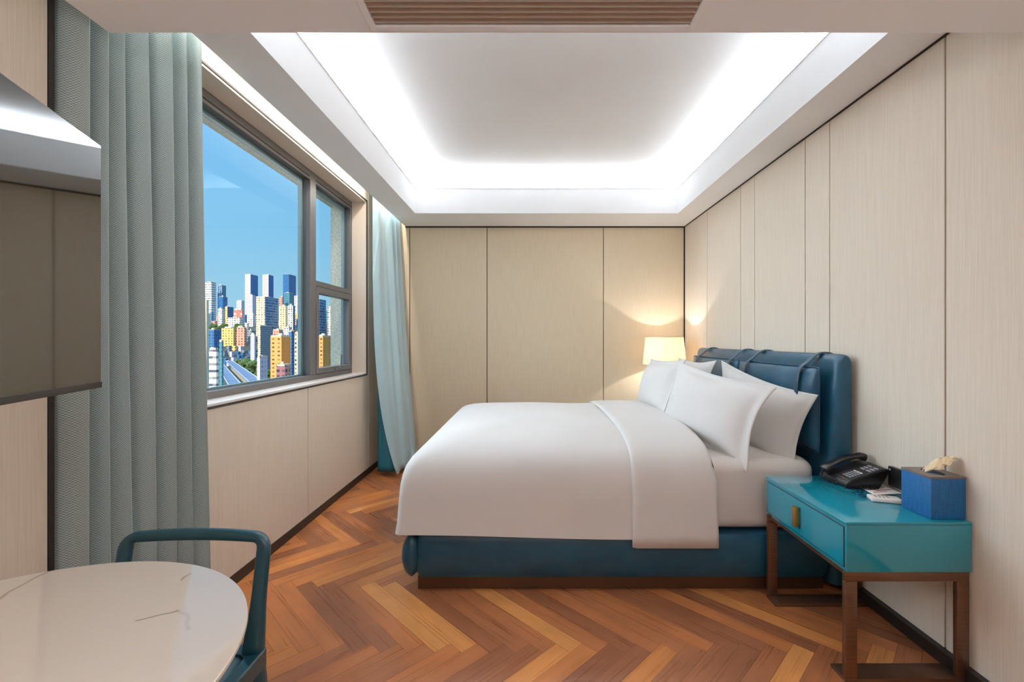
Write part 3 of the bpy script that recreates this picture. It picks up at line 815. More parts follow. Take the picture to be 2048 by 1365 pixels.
def hung(y0, y1, straps, label):
    c = thing('headboard_cushion', label, 'cushion', (1.44, (y0+y1)/2, .66))
    cpart(c, 'cushion_body', cushion_bm(y0, y1, .68, 1.108, 1.452, .09), M['leather'], solid=0)
    bm = bmesh.new(); loop = rounded_rect(y0-.001, y1+.001, .679, 1.109, .012, n=3, ext=6)
    sweep(bm, [(1.451, p[0], p[1]) for p in loop], (.0035, .0035), up=(1, 0, 0), n=6, p=2, closed=True)
    cpart(c, 'piping', bm, M['leather_dark'], solid=0)
    for ys in straps:
        pts = [(1.603, ys, 1.10), (1.600, ys, 1.165), (1.5535, ys, 1.1835), (1.510, ys, 1.172), (1.48, ys, 1.150), (1.455, ys, 1.128), (1.432, ys, 1.112), (1.414, ys, 1.086), (1.403, ys, 1.03), (1.401, ys, .93)]
        pts2 = [interp(pts, k/36) for k in range(37)]
        cpart(c, 'strap', strap_bm(pts2, .017, .003), M['leather_dark'], 40, solid=0)
hung(2.262, 3.12, (2.375, 2.955), 'near dark teal leather cushion strapped to the headboard front')
hung(3.135, 3.99, (3.215, 3.82), 'far dark teal leather cushion strapped to the headboard, beside the lamp')

# ---------------------------------------------------------------- nightstands
NX0, NX1, NZ0, NZ1 = 1.144, 1.604, .405, .5875
def nightstand():
    t = thing('nightstand', 'glossy teal nightstand on a bronze frame holding phone and tissue box', 'nightstand', (1.374, 1.913, 0))
    O = Vector(t.location)
    def p(name, b, m, parent=t, smooth=30):
        for v in b.verts: v.co -= O
        return obj(name, b, m, parent, smooth)
    y0, y1 = 1.634, 2.190
    p('cabinet_body', newbox(NX0+.004, NX1, y0, y1, NZ0, NZ1-.012, bev=.002), M['lacquer'])
    p('cabinet_top', newbox(NX0, NX1, y0-.001, y1+.001, NZ1-.0115, NZ1, bev=.0025), M['lacquer'])
    bm = bmesh.new(); box(bm, NX0+.0005, NX0+.0035, y0+.014, y1-.014, NZ0+.016, NZ1-.024, bev=.001, seg=1)
    dr = p('drawer_front', bm, M['lacquer'])
    bm = bmesh.new()
    for q in ((y0+.011, y1-.011, NZ0+.013, NZ0+.016), (y0+.011, y1-.011, NZ1-.024, NZ1-.021), (y0+.011, y0+.014, NZ0+.016, NZ1-.024), (y1-.014, y1-.011, NZ0+.016, NZ1-.024)):
        box(bm, NX0+.002, NX0+.0038, *q)
    p('shadow_gap', bm, M['stitch'])
    bm = bmesh.new(); yc = 1.922; box(bm, NX0-.022, NX0-.004, yc-.011, yc+.011, .452, .537, bev=.0015); box(bm, NX0-.005, NX0+.001, yc-.006, yc+.006, .47, .52)
    h = p('handle', bm, M['brass'], dr)
    lw = .044
    for (ya, yb, fa, fb) in ((y0+.004, y0+.022, y0+.004, y0+.085), (y1-.022, y1-.004, y1-.085, y1-.004)):
        p('leg', newbox(NX0+.002, NX0+.002+lw, ya, yb, .0145, NZ0-.0365, bev=.0015), M['bronze'])
        p('leg', newbox(NX1-.006-lw, NX1-.006, ya, yb, .0145, NZ0-.0365, bev=.0015), M['bronze'])
        p('foot_bar', newbox(NX0+.002, NX1-.006, fa, fb, 0, .014, bev=.0015), M['bronze'])
        p('frame_rail', newbox(NX0+.002, NX1-.006, ya, yb, NZ0-.036, NZ0-.0005, bev=.0015), M['bronze'])
    p('front_rail', newbox(NX0+.012, NX0+.03, y0+.0225, y1-.0225, NZ0-.02, NZ0-.0005), M['bronze'])
    return t
ns = nightstand()
def copy_tree(o, parent=None):
    c = o.copy(); col.objects.link(c); c.parent = parent
    for ch in o.children: copy_tree(ch, c)
    return c
ns2 = copy_tree(ns); ns2.location = (1.374, 4.385, 0); ns2['label'] = 'teal nightstand behind the bed in the far corner under the table lamp'

# lamp on the far nightstand
LX, LY = 1.304, 4.385
lm = thing('table_lamp', 'lit table lamp with a tapered white drum shade in the far corner', 'lamp', (LX, LY, NZ1))
def lp(name, b, m, parent=lm, smooth=50): return obj(name, b, m, parent, smooth)
bm = bmesh.new(); lathe(bm, [(.0, 0), (.075, 0), (.08, .006), (.078, .014), (.05, .022), (.05, .05), (.062, .09), (.066, .15), (.058, .22), (.036, .29), (.018, .33), (.014, .345), (.0, .345)])
lp('lamp_base', bm, M['lacquer'])
bm = bmesh.new(); lathe(bm, [(.0, .345), (.008, .345), (.008, .455), (.018, .456), (.018, .50), (.0, .50)], n=20); lp('lamp_stem', bm, M['brass'])
sz0, sz1 = 1.012-NZ1, 1.281-NZ1; rb, rt = .205, .178
bm = bmesh.new(); lathe(bm, [(rb, sz0), (rt, sz1), (rt-.003, sz1), (rb-.003, sz0), (rb, sz0)], n=64); sh = lp('lamp_shade', bm, M['shade'])
bm = bmesh.new()
for r_, z_ in ((rt, sz1), (rb, sz0)): lathe(bm, [(r_+.0015, z_-.006), (r_+.0015, z_+.0015), (r_-.004, z_+.0015), (r_-.004, z_-.006), (r_+.0015, z_-.006)], n=64)
a_ = math.radians(-104)
for aa in (a_, a_+PI*2/3, a_+PI*4/3):
    c, s = math.cos(aa), math.sin(aa)
    sweep(bm, [(c*rb*1.002, s*rb*1.002, sz0), (c*rt*1.002, s*rt*1.002, sz1)], (.0015, .0012), n=6)
lp('shade_trim', bm, M['shade_trim'], sh)
bulb = lamp('bulb_light', 'POINT', (0, 0, 1.135-NZ1), 5, (1.0, .97, .94), shadow_soft_size=.012); bulb.parent = lm

# ---------------------------------------------------------------- phone
def place(b, M4): bmesh.ops.transform(b, matrix=M4, verts=b.verts)
ph = thing('telephone', 'black corded desk telephone with handset beside the headboard', 'telephone', (1.40, 2.075, NZ1), math.radians(0))
def pp(name, b, m, parent=ph, smooth=40): return obj(name, b, m, parent, smooth)
def wedge():
    bm = bmesh.new(); prof = [(0, .004), (0, .022), (.012, .034), (.10, .062), (.175, .088), (.188, .088), (.19, .078), (.172, .05), (.15, .01), (.14, 0), (.01, 0)]
    A = [bm.verts.new((x, -.085, z)) for x, z in prof]; B = [bm.verts.new((x, .085, z)) for x, z in prof]; n = len(prof)
    for k in range(n): bm.faces.new((A[k], A[(k+1) % n], B[(k+1) % n], B[k]))
    bm.faces.new(A[::-1]); bm.faces.new(B)
    bmesh.ops.bevel(bm, geom=bm.edges[:], offset=.003, segments=2, affect='EDGES'); return bm
pb = pp('phone_body', wedge(), M['black_plastic'])
sl = math.atan2(.054, .163); T = Matrix.Translation((.012, 0, .0345)) @ Matrix.Rotation(-sl, 4, 'Y')
bm = newbox(.008, .168, -.078, .018, .0, .0022, bev=.001, seg=1); place(bm, T); pp('key_plate', bm, M['black_soft'], pb)
for r_ in range(5):
    for c_ in range(3):
        bm = newbox(.022+.013*r_, .030+.013*r_, -.060+.019*c_, -.047+.019*c_, .0022, .0052, bev=.001, seg=1); place(bm, T); pp('key', bm, M['key_grey'] if (r_ < 4) else M['white_plastic'], pb)
for r_ in range(3):
    for c_ in range(2):
        bm = newbox(.108+.017*r_, .118+.017*r_, -.066+.036*c_, -.040+.036*c_, .0022, .004, bev=.0008, seg=1); place(bm, T); pp('memory_key', bm, M['key_grey'], pb)
bm = newbox(.0, .006, -.045, -.036, .0, .003, bev=.001, seg=1); place(bm, T); pp('message_light', bm, M['ink_red'], pb)
def handset():
    bm = bmesh.new(); pts = []; secs = []
    for k in range(21):
        t = k/20; x = lerp(-.012, .172, t)
        arch = math.sin(PI*t)**.8*.022
        pts.append((x, .052, .052+x*.33+arch)); e_ = abs(2*t-1)
        secs.append((.021+.006*sm(.6, 1, e_), .009+.009*sm(.55, .95, e_)))
    sweep(bm, pts, secs, n=14, p=3)
    return bm
hs = pp('handset', handset(), M['black_plastic'], ph, 60)
def coil():
    bm = bmesh.new(); ctrl = [(-.012, .055, .05), (-.03, .05, .02), (-.018, .02, .008), (.0, -.03, .008), (.03, -.075, .008), (.08, -.10, .009), (.13, -.092, .008)]
    pts = []; N = 420
    for k in range(N+1):
        t = k/N; c = interp(ctrl, t); d = (interp(ctrl, min(1, t+.01))-interp(ctrl, max(0, t-.01))).normalized()
        s = d.cross(Vector((0, 0, 1))).normalized(); u = s.cross(d)
        a = t*2*PI*38; pts.append(c+s*math.cos(a)*.005+u*math.sin(a)*.005)
    sweep(bm, pts, (.0016, .0016), n=5, p=2, up=(.13, .2, 1)); return bm
pp('coiled_cord', coil(), M['black_soft'], ph, 180)

# ---------------------------------------------------------------- tissue box, papers, remote
def corner_box():
    t = thing('tissue_box', 'blue linen tissue box standing on the near corner of the nightstand', 'tissue box', (1.540, 1.722, NZ1))
    def p(name, b, m, smooth=30):
        return obj(name, b, m, t, smooth)
    p('box_body', newbox(-.066, .062, -.0665, .0665, .0005, .150, bev=.0015), M['blue_linen'])
    bm = bmesh.new()
    z0, z1 = .1502, .1570
    n = 40; out = []; inn = []
    for k in range(n):
        a = 2*PI*k/n; cx, sy = math.cos(a), math.sin(a); m_ = max(abs(cx), abs(sy))
        out.append((cx/m_*.066-.002, sy/m_*.0665)); inn.append((cx*.026-.002, sy*.045))
    for za, zb in ((z1, z0),):
        O1 = [bm.verts.new((*q, z1)) for q in out]; I1 = [bm.verts.new((*q, z1)) for q in inn]
        O0 = [bm.verts.new((*q, z0)) for q in out]; I0 = [bm.verts.new((*q, z0)) for q in inn]
    for k in range(n):
        j = (k+1) % n
        for a, b in ((O1, I1), (O0, O1), (I1, I0)): bm.faces.new((a[k], a[j], b[j], b[k]))
    p('box_lid', bm, mat('dark_taupe_lid', srgb(112, 98, 90), .4))
    return t
tb = corner_box()
def tissue():
    bm = bmesh.new(); rnd = random.Random(3)
    def fn(s, t):
        # fan of cloth rising from the slot and leaning towards the wall and viewer
        r = s; a = (t-.5)*2
        w_ = lerp(.018, .046, math.sin(PI*min(1, s*1.05))**.6) * (1-.82*sm(.45, 1, s))
        cx = lerp(-.030, .058, s); cy = lerp(.002, -.035, s)
        z = .158+.004+.010*math.sin(PI*s)+.056*s**1.35
        off = a*w_
        fold = .012*math.sin(a*5+3*s)*math.sin(PI*min(1, s+.15))+.006*math.sin(a*12+6*s)*math.sin(PI*min(1, s+.1))
        from mathutils import noise
        nv = noise.noise_vector(Vector((s*5, a*3, 1.7)))*.009+noise.noise_vector(Vector((s*11, a*8, 4.2)))*.004
        k_ = sm(0, .2, s)
        return (cx+off*.25+fold*.4+nv.x*k_, cy+off*.8+nv.y*k_, z+fold+nv.z*k_*1.2+.010*(1-a*a)*math.sin(PI*s)**.6)
    grid(bm, 40, 40, fn); return bm
ti = obj('tissue', tissue(), M['tissue'], None, 180); ti.location = tb.location
so = ti.modifiers.new('t', 'SOLIDIFY'); so.thickness = .0008
tag(ti, 'cream paper tissue pulled up out of the blue box', 'tissue')

def on_top(px, py, z=NZ1):
    h = 1.25-z; Y = 900*h/(py-680); return ((px-1061)*Y/900, Y)
# clear teal-green card cover
bm = bmesh.new()
c4 = [on_top(1674, 970), on_top(1722, 996), on_top(1748, 992), on_top(1716, 968)]
A = [bm.verts.new((x, y, NZ1+.0006)) for x, y in c4]; B = [bm.verts.new((x, y, NZ1+.0022)) for x, y in c4]
bm.faces.new(A[::-1]); bm.faces.new(B)
for k in range(4): bm.faces.new((A[k], A[(k+1) % 4], B[(k+1) % 4], B[k]))
M['card'] = noisy(mat('teal_printed_card', (1, 1, 1), .2), srgb(12, 70, 92), srgb(60, 130, 150), ns=70, detail=3, lo=.45, hi=.7)
tag(obj('card', bm, M['card']), 'dark teal glossy printed card in front of the telephone', 'card')
def sheet(name, quad, z, m, thick=.0006, curl=0, lines=None, label='', cat='paper'):
    bm = bmesh.new(); q = [Vector((*c, 0)) for c in quad]
    def fn(s, t, dz=0): 
        p = q[0]*(1-s)*(1-t)+q[1]*s*(1-t)+q[2]*s*t+q[3]*(1-s)*t
        return Vector((p.x, p.y, z+curl*(s*s)+dz))
    grid(bm, 10, 10, lambda s, t: fn(s, t))
    o = obj(name, bm, m, None, 180); md = o.modifiers.new('t', 'SOLIDIFY'); md.thickness = thick; md.offset = -1
    if lines:
        for (s0, s1, t0, t1, mm) in lines:
            b2 = bmesh.new(); vs = [b2.verts.new(fn(s, t, thick*.5+.0006)) for s, t in ((s0, t0), (s1, t0), (s1, t1), (s0, t1))]; b2.faces.new(vs)
            obj('printed_line', b2, mm, o)
    return tag(o, label, cat)
lines = [(.08, .5, .12, .17, M['ink_red']), (.08, .8, .30, .34, M['ink']), (.08, .7, .44, .48, M['ink_red']), (.3, .85, .58, .63, M['ink']), (.1, .6, .74, .78, M['ink_red'])]
sheet('leaflet', [on_top(1716, 974), on_top(1766, 970.5), on_top(1808, 990), on_top(1748, 992)], NZ1+.0036, M['paper'], curl=.002, lines=lines, label='white printed leaflet lying between telephone and tissue box', cat='leaflet')
rc = thing('remote_control', 'white remote control on the nightstand against the tissue box', 'remote control', (1.452, 1.845, NZ1), math.radians(-18))
bm = newbox(-.055, .055, -.027, .027, .0004, .018, bev=.006, seg=3); obj('remote_body', bm, M['white_plastic'], rc, 40)
for i in range(4):
    for j in range(2):
        obj('button', newbox(-.036+i*.014, -.030+i*.014, -.012+j*.014, -.006+j*.014, .018, .0192, bev=.0005, seg=1), M['ink_red'] if (i+j) % 3 == 0 else M['ink'], rc)
# black switch panel on the wall above the nightstand
hd = thing('switch_panel', 'black switch panel on the wall just above the nightstand', 'switch panel', (1.597, 1.925, .645))
obj('panel_plate', newbox(-.006, .013, -.078, .078, -.042, .044, bev=.002), M['black_plastic'], hd, 30)
obj('white_mark', newbox(-.0068, -.0058, .064, .069, .028, .034), M['paper'], hd)

# ---------------------------------------------------------------- television
tvd = Vector((-.3405, .9402, 0)); tvn = Vector((.9402, .3405, 0))
P0 = Vector((-.973, 1.0206, 0)); tw, tz0, tz1 = .97, 1.142, 1.692
tc_ = P0-tvd*tw/2
ang = math.atan2(-tvd.y, -tvd.x)
tv = thing('television', 'large flat dark television on a swivel arm over the table', 'television', (tc_.x, tc_.y, (tz0+tz1)/2), ang)
# local x runs from the far edge to the near edge; local y: choose so that the screen faces tvn
side = 1 if (Matrix.Rotation(ang, 3, 'Z') @ Vector((0, 1, 0))).dot(tvn) > 0 else -1
hh = (tz1-tz0)/2
def ybox(x0, x1, ya, yb, z0, z1, **k):
    a, b = sorted((ya*side, yb*side)); return newbox(x0, x1, a, b, z0, z1, **k)
obj('tv_case', ybox(-tw/2, tw/2, -.012, -.001, -hh, hh, bev=.003), M['bezel'], tv, 30)
obj('tv_back', ybox(-tw/2+.12, tw/2-.12, -.055, -.0125, -hh+.06, hh-.08, bev=.012), M['black_soft'], tv, 30)
obj('screen', ybox(-tw/2+.004, tw/2-.004, -.001, .0006, -hh+.014, hh-.004), M['screen'], tv)
obj('tv_bottom_strip', ybox(-tw/2, tw/2, -.001, .0012, -hh, -hh+.0135, bev=.0005, seg=1), M['bezel'], tv)
bm = bmesh.new()
box(bm, -1.429, -1.41, .30, .42, 1.30, 1.54, bev=.003)
for z in (1.40, 1.44):
    sweep(bm, [(-1.41, .36, z), (-1.16, .78, z), (tc_.x-tvn.x*.065, tc_.y-tvn.y*.065, z)], (.018, .012), n=8)
ar = obj('wall_arm', bm, M['black_soft'], tv, 40); bpy.context.view_layer.update(); ar.matrix_parent_inverse = tv.matrix_world.inverted()

# ---------------------------------------------------------------- round table
tbx, tby, tr = -.86, .615, .402
tb_ = thing('round_table', 'round cream marble table top on a pedestal in the near left corner', 'table', (tbx, tby, 0))
bm = bmesh.new(); lathe(bm, [(0.0001, .736), (tr-.012, .736), (tr-.002, .741), (tr, .7455), (tr-.001, .7495), (tr-.004, .75), (.0001, .75)], n=128)
obj('tabletop', bm, M['marble'], tb_, 30)
bm = bmesh.new(); lathe(bm, [(0.0001, .7355), (tr-.02, .7355), (tr-.012, .731), (tr-.03, .722), (.0001, .722)], n=96); obj('top_rim', bm, M['brass'], tb_, 30)
bm = bmesh.new(); lathe(bm, [(.0001, .7215), (.12, .7215), (.12, .715), (.035, .70), (.03, .40), (.032, .10), (.05, .03), (.05, .021)], n=40); obj('pedestal', bm, M['bronze'], tb_, 40)
bm = bmesh.new(); lathe(bm, [(.0001, .0205), (.2, .0205), (.215, .015), (.22, 0), (.0001, 0)], n=64); obj('table_foot', bm, M['bronze'], tb_, 40)

# ---------------------------------------------------------------- chair
ch = thing('chair', 'dark teal chair with an open frame back tucked under the marble table', 'chair', (-.90, .97, 0))
O = Vector(ch.location)
def cp(name, b, m, smooth=50):
    for v in b.verts: v.co -= O
    return obj(name, b, m, ch, smooth)
xl, xr = -1.088, -.716
def chair_back():
    bm = bmesh.new()
    yb_, yt = 1.160, 1.214; zb, zt = .43, .7165
    pts = []; secs = []
    def add(x, y, z, a, b): pts.append(Vector((x, y, z))); secs.append((a, b))
    corner = fillet([(xl, yb_, zb), (xl, yt, zt), (xr, yt, zt), (xr, yb_, zb)], .032, 7)
    full = []
    for a, b in zip(corner, corner[1:]):
        n_ = max(1, int((b-a).length/.03))
        for k in range(n_): full.append(a.lerp(b, k/n_))
    full.append(corner[-1])
    for p_ in full:
        f = (p_.z-zb)/(zt-zb); mid = max(0, 1-abs((p_.x-(xl+xr)/2)/((xr-xl)/2))**2)
        top = sm(.9, 1, f)
        add(p_.x, p_.y+.012*mid*top, p_.z+.004*mid*top, lerp(lerp(.026, .0165, sm(0, .55, f)), .0135+.0015*mid, top), lerp(.020, .0135, f))
    # section frame: width within the XZ plane, depth along Y
    n = 16; rings = []; N = len(pts)
    for i, c in enumerate(pts):
        t = (pts[min(i+1, N-1)]-pts[max(i-1, 0)]).normalized(); d = Vector((0, 1, 0)); s = t.cross(d).normalized()
        d = s.cross(t)
        a, b = secs[i]; ring = []
        for k in range(n):
            th = 2*PI*k/n; cx, sy = math.cos(th), math.sin(th)
            ring.append(bm.verts.new(c+s*math.copysign(abs(cx)**.7, cx)*a+d*math.copysign(abs(sy)**.7, sy)*b))
        rings.append(ring)
    for A, B in zip(rings, rings[1:]):
        for k in range(n): bm.faces.new((A[k], A[(k+1) % n], B[(k+1) % n], B[k]))
    bm.faces.new(rings[0]); bm.faces.new(rings[-1][::-1])
    return bm
cp('backrest', chair_back(), M['chair_paint'], 180)
def seat_frame():
    bm = bmesh.new(); o = rounded_rect(-1.118, -.686, .735, 1.184, .02, 4, 4)
    i = rounded_rect(-1.083, -.721, .765, 1.150, .03, 4, 4)
    lv = [(o, .405), (o, .444), (o, .446)]
    o2 = rounded_rect(-1.115, -.689, .738, 1.181, .018, 4, 4)
    R = [[(x, y, .405) for x, y in i], [(x, y, .405) for x, y in o], [(x, y, .446) for x, y in o], [(x, y, .450) for x, y in o2], [(x, y, .446) for x, y in i], [(x, y, .405) for x, y in i]]
    ring_mesh(bm, R, cap=False); bmesh.ops.remove_doubles(bm, verts=bm.verts, dist=.00001); return bm
cp('seat_frame', seat_frame(), M['chair_paint'], 30)
bm = bmesh.new(); rings = []
for o_, z in ((0, .41), (0, .438), (.004, .4435), (.02, .446), (.09, .443), (.16, .441)):
    rings.append([(x, y, z) for x, y in rounded_rect(-1.082+o_, -.722-o_, .766+o_, 1.149-o_, .03, 4, 8)])
ring_mesh(bm, rings); cp('seat_pad', bm, M['chair_pad'], 60)
for (x, y, dx, dy) in ((-1.098, 1.158, -.015, .05), (-.706, 1.158, .015, .05), (-1.098, .76, -.01, -.02), (-.706, .76, .01, -.02)):
    bm = bmesh.new(); sweep(bm, [(x, y, .4045), (x+dx*.4, y+dy*.4, .25), (x+dx, y+dy, 0.0)], [(.021, .020), (.018, .017), (.012, .012)], up=(0, 1, 0), n=12)
    cp('leg', bm, M['chair_paint'])

# ================================================================ the city outside
FD = {}
def facade(name, wall, win_c, sx_=3.4, sz_=3.1, fw=.5, fh=.5, band=False, rough=.8):
    FD[name] = (wall, win_c, sx_, sz_, fw, fh, band, rough)
    m = mat(name, wall, rough, spec=.2); t = nd(m, 'ShaderNodeTexCoord'); g = nd(m, 'ShaderNodeNewGeometry')
    s = nd(m, 'ShaderNodeSeparateXYZ'); lk(m, t.outputs['Object'], s.inputs[0])
    vt = nd(m, 'ShaderNodeVectorTransform'); vt.vector_type = 'NORMAL'; vt.convert_from = 'WORLD'; vt.convert_to = 'OBJECT'
    lk(m, g.outputs['True Normal'], vt.inputs[0]); sn = nd(m, 'ShaderNodeSeparateXYZ'); lk(m, vt.outputs[0], sn.inputs[0])
    def mth(op, a, b=None, c=None):
        n = nd(m, 'ShaderNodeMath'); n.operation = op
        for i, q in enumerate((a, b, c)):
            if q is None: continue
            if isinstance(q, (int, float)): n.inputs[i].default_value = q
            else: lk(m, q, n.inputs[i])
        return n.outputs[0]
    ax = mth('ABSOLUTE', sn.outputs[0]); ay = mth('ABSOLUTE', sn.outputs[1]); az = mth('ABSOLUTE', sn.outputs[2])
    h = mth('ADD', mth('MULTIPLY', s.outputs[1], ax), mth('MULTIPLY', s.outputs[0], ay))
    def inside(v, p, f):
        fr = mth('FRACT', mth('MULTIPLY', v, 1/p)); d = mth('ABSOLUTE', mth('SUBTRACT', fr, .5)); return mth('LESS_THAN', d, f/2)
    a = inside(s.outputs[2], sz_, fh)
    if not band: a = mth('MULTIPLY', a, inside(h, sx_, fw))
    a = mth('MULTIPLY', a, mth('LESS_THAN', az, .5))
    wn = nd(m, 'ShaderNodeTexWhiteNoise'); wn.noise_dimensions = '2D'
    cv = nd(m, 'ShaderNodeCombineXYZ'); lk(m, mth('FLOOR', mth('MULTIPLY', h, 1/sx_)), cv.inputs[0]); lk(m, mth('FLOOR', mth('MULTIPLY', s.outputs[2], 1/sz_)), cv.inputs[1]); lk(m, cv.outputs[0], wn.inputs[0])
    a = mth('MULTIPLY', a, mth('MULTIPLY_ADD', wn.outputs[0], .5, .55))
    mx = nd(m, 'ShaderNodeMix'); mx.data_type = 'RGBA'; lk(m, a, mx.inputs[0]); mx.inputs[6].default_value = wall; mx.inputs[7].default_value = win_c
    lk(m, mx.outputs[2], bsdf(m).inputs['Base Color']); return m
DK = srgb(50, 62, 84)
F = {
 'white': facade('white_facade', srgb(232, 228, 226), DK),
 'whiteband': facade('white_banded_facade', srgb(236, 232, 230), srgb(90, 100, 120), sz_=4.6, fh=.36, band=True),
 'cream': facade('cream_facade', srgb(236, 222, 190), DK, fw=.35),
 'orange': facade('orange_facade', srgb(236, 176, 110), srgb(120, 80, 60), sx_=4.2, fw=.42, fh=.42),
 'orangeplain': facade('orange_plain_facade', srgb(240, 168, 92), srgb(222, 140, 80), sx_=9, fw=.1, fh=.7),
 'yellow': facade('yellow_facade', srgb(232, 200, 128), DK, fw=.45, fh=.45),
 'pink': facade('pink_facade', srgb(224, 168, 148), srgb(110, 60, 60)),
 'red': facade('red_white_facade', srgb(222, 130, 122), srgb(240, 225, 220), sx_=9, sz_=7, fw=.3, fh=.4),
 'blue': facade('blue_facade', srgb(84, 128, 178), srgb(40, 72, 120)),
 'blueglass': facade('blue_glass_and_shade_facade', srgb(66, 120, 178), srgb(46, 92, 150), sx_=5, sz_=3.4, fw=.7, fh=.6, rough=.3),  # glass towers, and sides painted blue for shade
 'bluegrid': facade('blue_grid_facade', srgb(150, 178, 204), srgb(34, 64, 116), sx_=4.4, sz_=3.6, fw=.74, fh=.7),
 'teal': facade('teal_glass_facade', srgb(96, 150, 168), srgb(50, 100, 130), fw=.7, fh=.6, rough=.3),
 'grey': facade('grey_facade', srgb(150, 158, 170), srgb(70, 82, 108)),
 'lilac': facade('lilac_grey_facade', srgb(206, 202, 220), srgb(110, 116, 150), fw=.3, fh=.4),
 'purple': facade('pink_grey_facade', srgb(176, 120, 126), srgb(60, 64, 100), fw=.6, fh=.5),
}
M['roof_grey'] = mat('grey_flat_roof', srgb(170, 162, 158), .9)
M['roof_red'] = mat('red_brown_roof', srgb(172, 96, 76), .9)
M['roof_pale'] = mat('pale_flat_roof', srgb(216, 202, 190), .9)
M['foliage'] = noisy(mat('green_foliage', (1, 1, 1), .9), srgb(28, 50, 32), srgb(96, 128, 60), ns=.18, detail=6)
M['ground'] = noisy(mat('dark_green_ground', (1, 1, 1), .95), srgb(36, 52, 60), srgb(74, 88, 84), ns=.01, detail=8)
M['road'] = noisy(mat('shade_blue_road', (1, 1, 1), .7), srgb(70, 100, 140), srgb(96, 124, 160), ns=.05)  # darker blue-grey puts the hill's shade into the road colour
M['rail_white'] = mat('white_parapet', srgb(160, 176, 190), .7)
FN = {}
for _k in list(F):
    _n = [n for n in FD if bpy.data.materials.get(n) == F[_k]][0]; w_, c_, sx__, sz__, fw_, fh_, bd_, ro_ = FD[_n]
    FN[_k] = facade(_n+'_large', w_, c_, sx__*2.3, sz__*2.3, fw_, fh_, bd_, ro_)
Z_LOW = -62
GP = [(-9999, Z_LOW), (1000, Z_LOW), (1250, -20), (1450, 35), (1700, 60), (2300, 88), (3300, 118), (99999, 118)]
def ground_z(Y):
    for (a, za), (b, zb_) in zip(GP, GP[1:]):
        if Y <= b: return lerp(za, zb_, (Y-a)/(b-a))
bm = bmesh.new(); ys_ = [-200, 300, 500, 800, 1000, 1125, 1250, 1350, 1450, 1700, 2000, 2300, 2800, 3300, 3600]
grid(bm, 1, 1, lambda s, t: (0, 0, -900)); bm.clear()
V = [[bm.verts.new((x, y, ground_z(y)+(6*math.sin(x*.006+y*.01) if y > 800 else 0))) for x in range(-3600, 801, 200)] for y in ys_]
for A, B in zip(V, V[1:]):
    for k in range(len(A)-1): bm.faces.new((A[k], A[k+1], B[k+1], B[k]))
o = struct('ground', bm, M['ground'], 180)
def building(x0, x1, yt, Y, fm, label, depth=None, yaw=0, base=None, roof='roof_grey', name='apartment_building', cat='building', group=None, extras=True, side=None, sp=None):
    """a block standing at distance Y; its front spans the given bearing range"""
    sp = sp or .3*(x1-x0); xf = x1-sp
    X0, X1 = (x0-1061)*Y/900, (xf-1061)*Y/900; W = X1-X0; zt = 1.25+(680-yt)*Y/900
    zb = (ground_z(Y) if base is None else base)-6
    D = Y*((1061-xf)/(1061-x1)-1); H = zt-zb
    t = thing(name, label, cat, ((X0+X1)/2, Y+D/2, zb), math.radians(yaw), group)
    bm = bmesh.new(); box(bm, -W/2, W/2, -D/2, D/2, 0, H)
    if side is not None:  # separate side facade; some blue and grey ones carry shade in their colour
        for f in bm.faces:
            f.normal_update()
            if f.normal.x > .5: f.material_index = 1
    for f in bm.faces:
        if f.normal.z > .5 or f.calc_center_median().z > H-.01: f.material_index = 2
    FF = FN if Y > 1000 else F
    obj('facade', bm, [FF[fm], FF[side or fm], M[roof]], t)
    if extras:
        rnd = random.Random(int(x0*7+yt))
        bm = bmesh.new(); pw = max(.25, W*.02)
        for q in ((-W/2, W/2, -D/2, -D/2+pw), (-W/2, W/2, D/2-pw, D/2), (-W/2, -W/2+pw, -D/2, D/2), (W/2-pw, W/2, -D/2, D/2)): box(bm, *q, H+.01, H+1.1)
        obj('parapet', bm, M['roof_pale'], t)
        for _ in range(rnd.choice((1, 2))):
            cx, cy = rnd.uniform(-.25, .25)*W, rnd.uniform(-.25, .2)*D; a = rnd.uniform(.1, .2)*W
            obj('roof_room', newbox(cx-a, cx+a, cy-a, cy+a, H+.01, H+rnd.uniform(2.5, 4.5)*max(.6, min(1.6, Y/900))), M['roof_pale'], t)
    return t
B_ = building
# nearest
B_(404, 417.5, 600, 90, 'cream', 'tall narrow cream building edge beside the near curtain', sp=4.5, extras=False)
B_(418, 437, 700, 300, 'whiteband', 'white banded tower block low at the left of the view', sp=4.5)
B_(438, 447, 684, 330, 'teal', 'slim teal-green tower beside the white banded block', sp=3)
B_(541, 581, 674, 340, 'orange', 'large cream and orange apartment block with many small windows', sp=18, side='orangeplain', roof='roof_pale')
B_(628, 660, 674, 350, 'orange', 'yellow-orange apartment tower filling the small casement', sp=14, side='orangeplain', roof='roof_pale')
B_(589, 606, 668, 330, 'cream', 'white apartment tower with dark windows beside the window mullion', sp=3)
B_(577, 588.5, 664, 430, 'blue', 'narrow shaded blue block behind the orange apartments', sp=5)
B_(553, 582, 733, 262, 'purple', 'low pink-grey block in front of the orange apartments', sp=12, side='pink')
B_(515, 545, 652, 700, 'cream', 'cream-edged tower with a wide grey shaded side left of the orange apartments', sp=24, side='grey')
B_(514, 535, 716, 300, 'white', 'lower pale lilac block among the trees', sp=15, side='lilac')
B_(501, 512, 670, 900, 'lilac', 'pale grey blank slab left of the cream-edged tower', sp=3)
B_(661.5, 670, 668, 400, 'purple', 'thin shaded block beside the yellow-orange tower', sp=5)
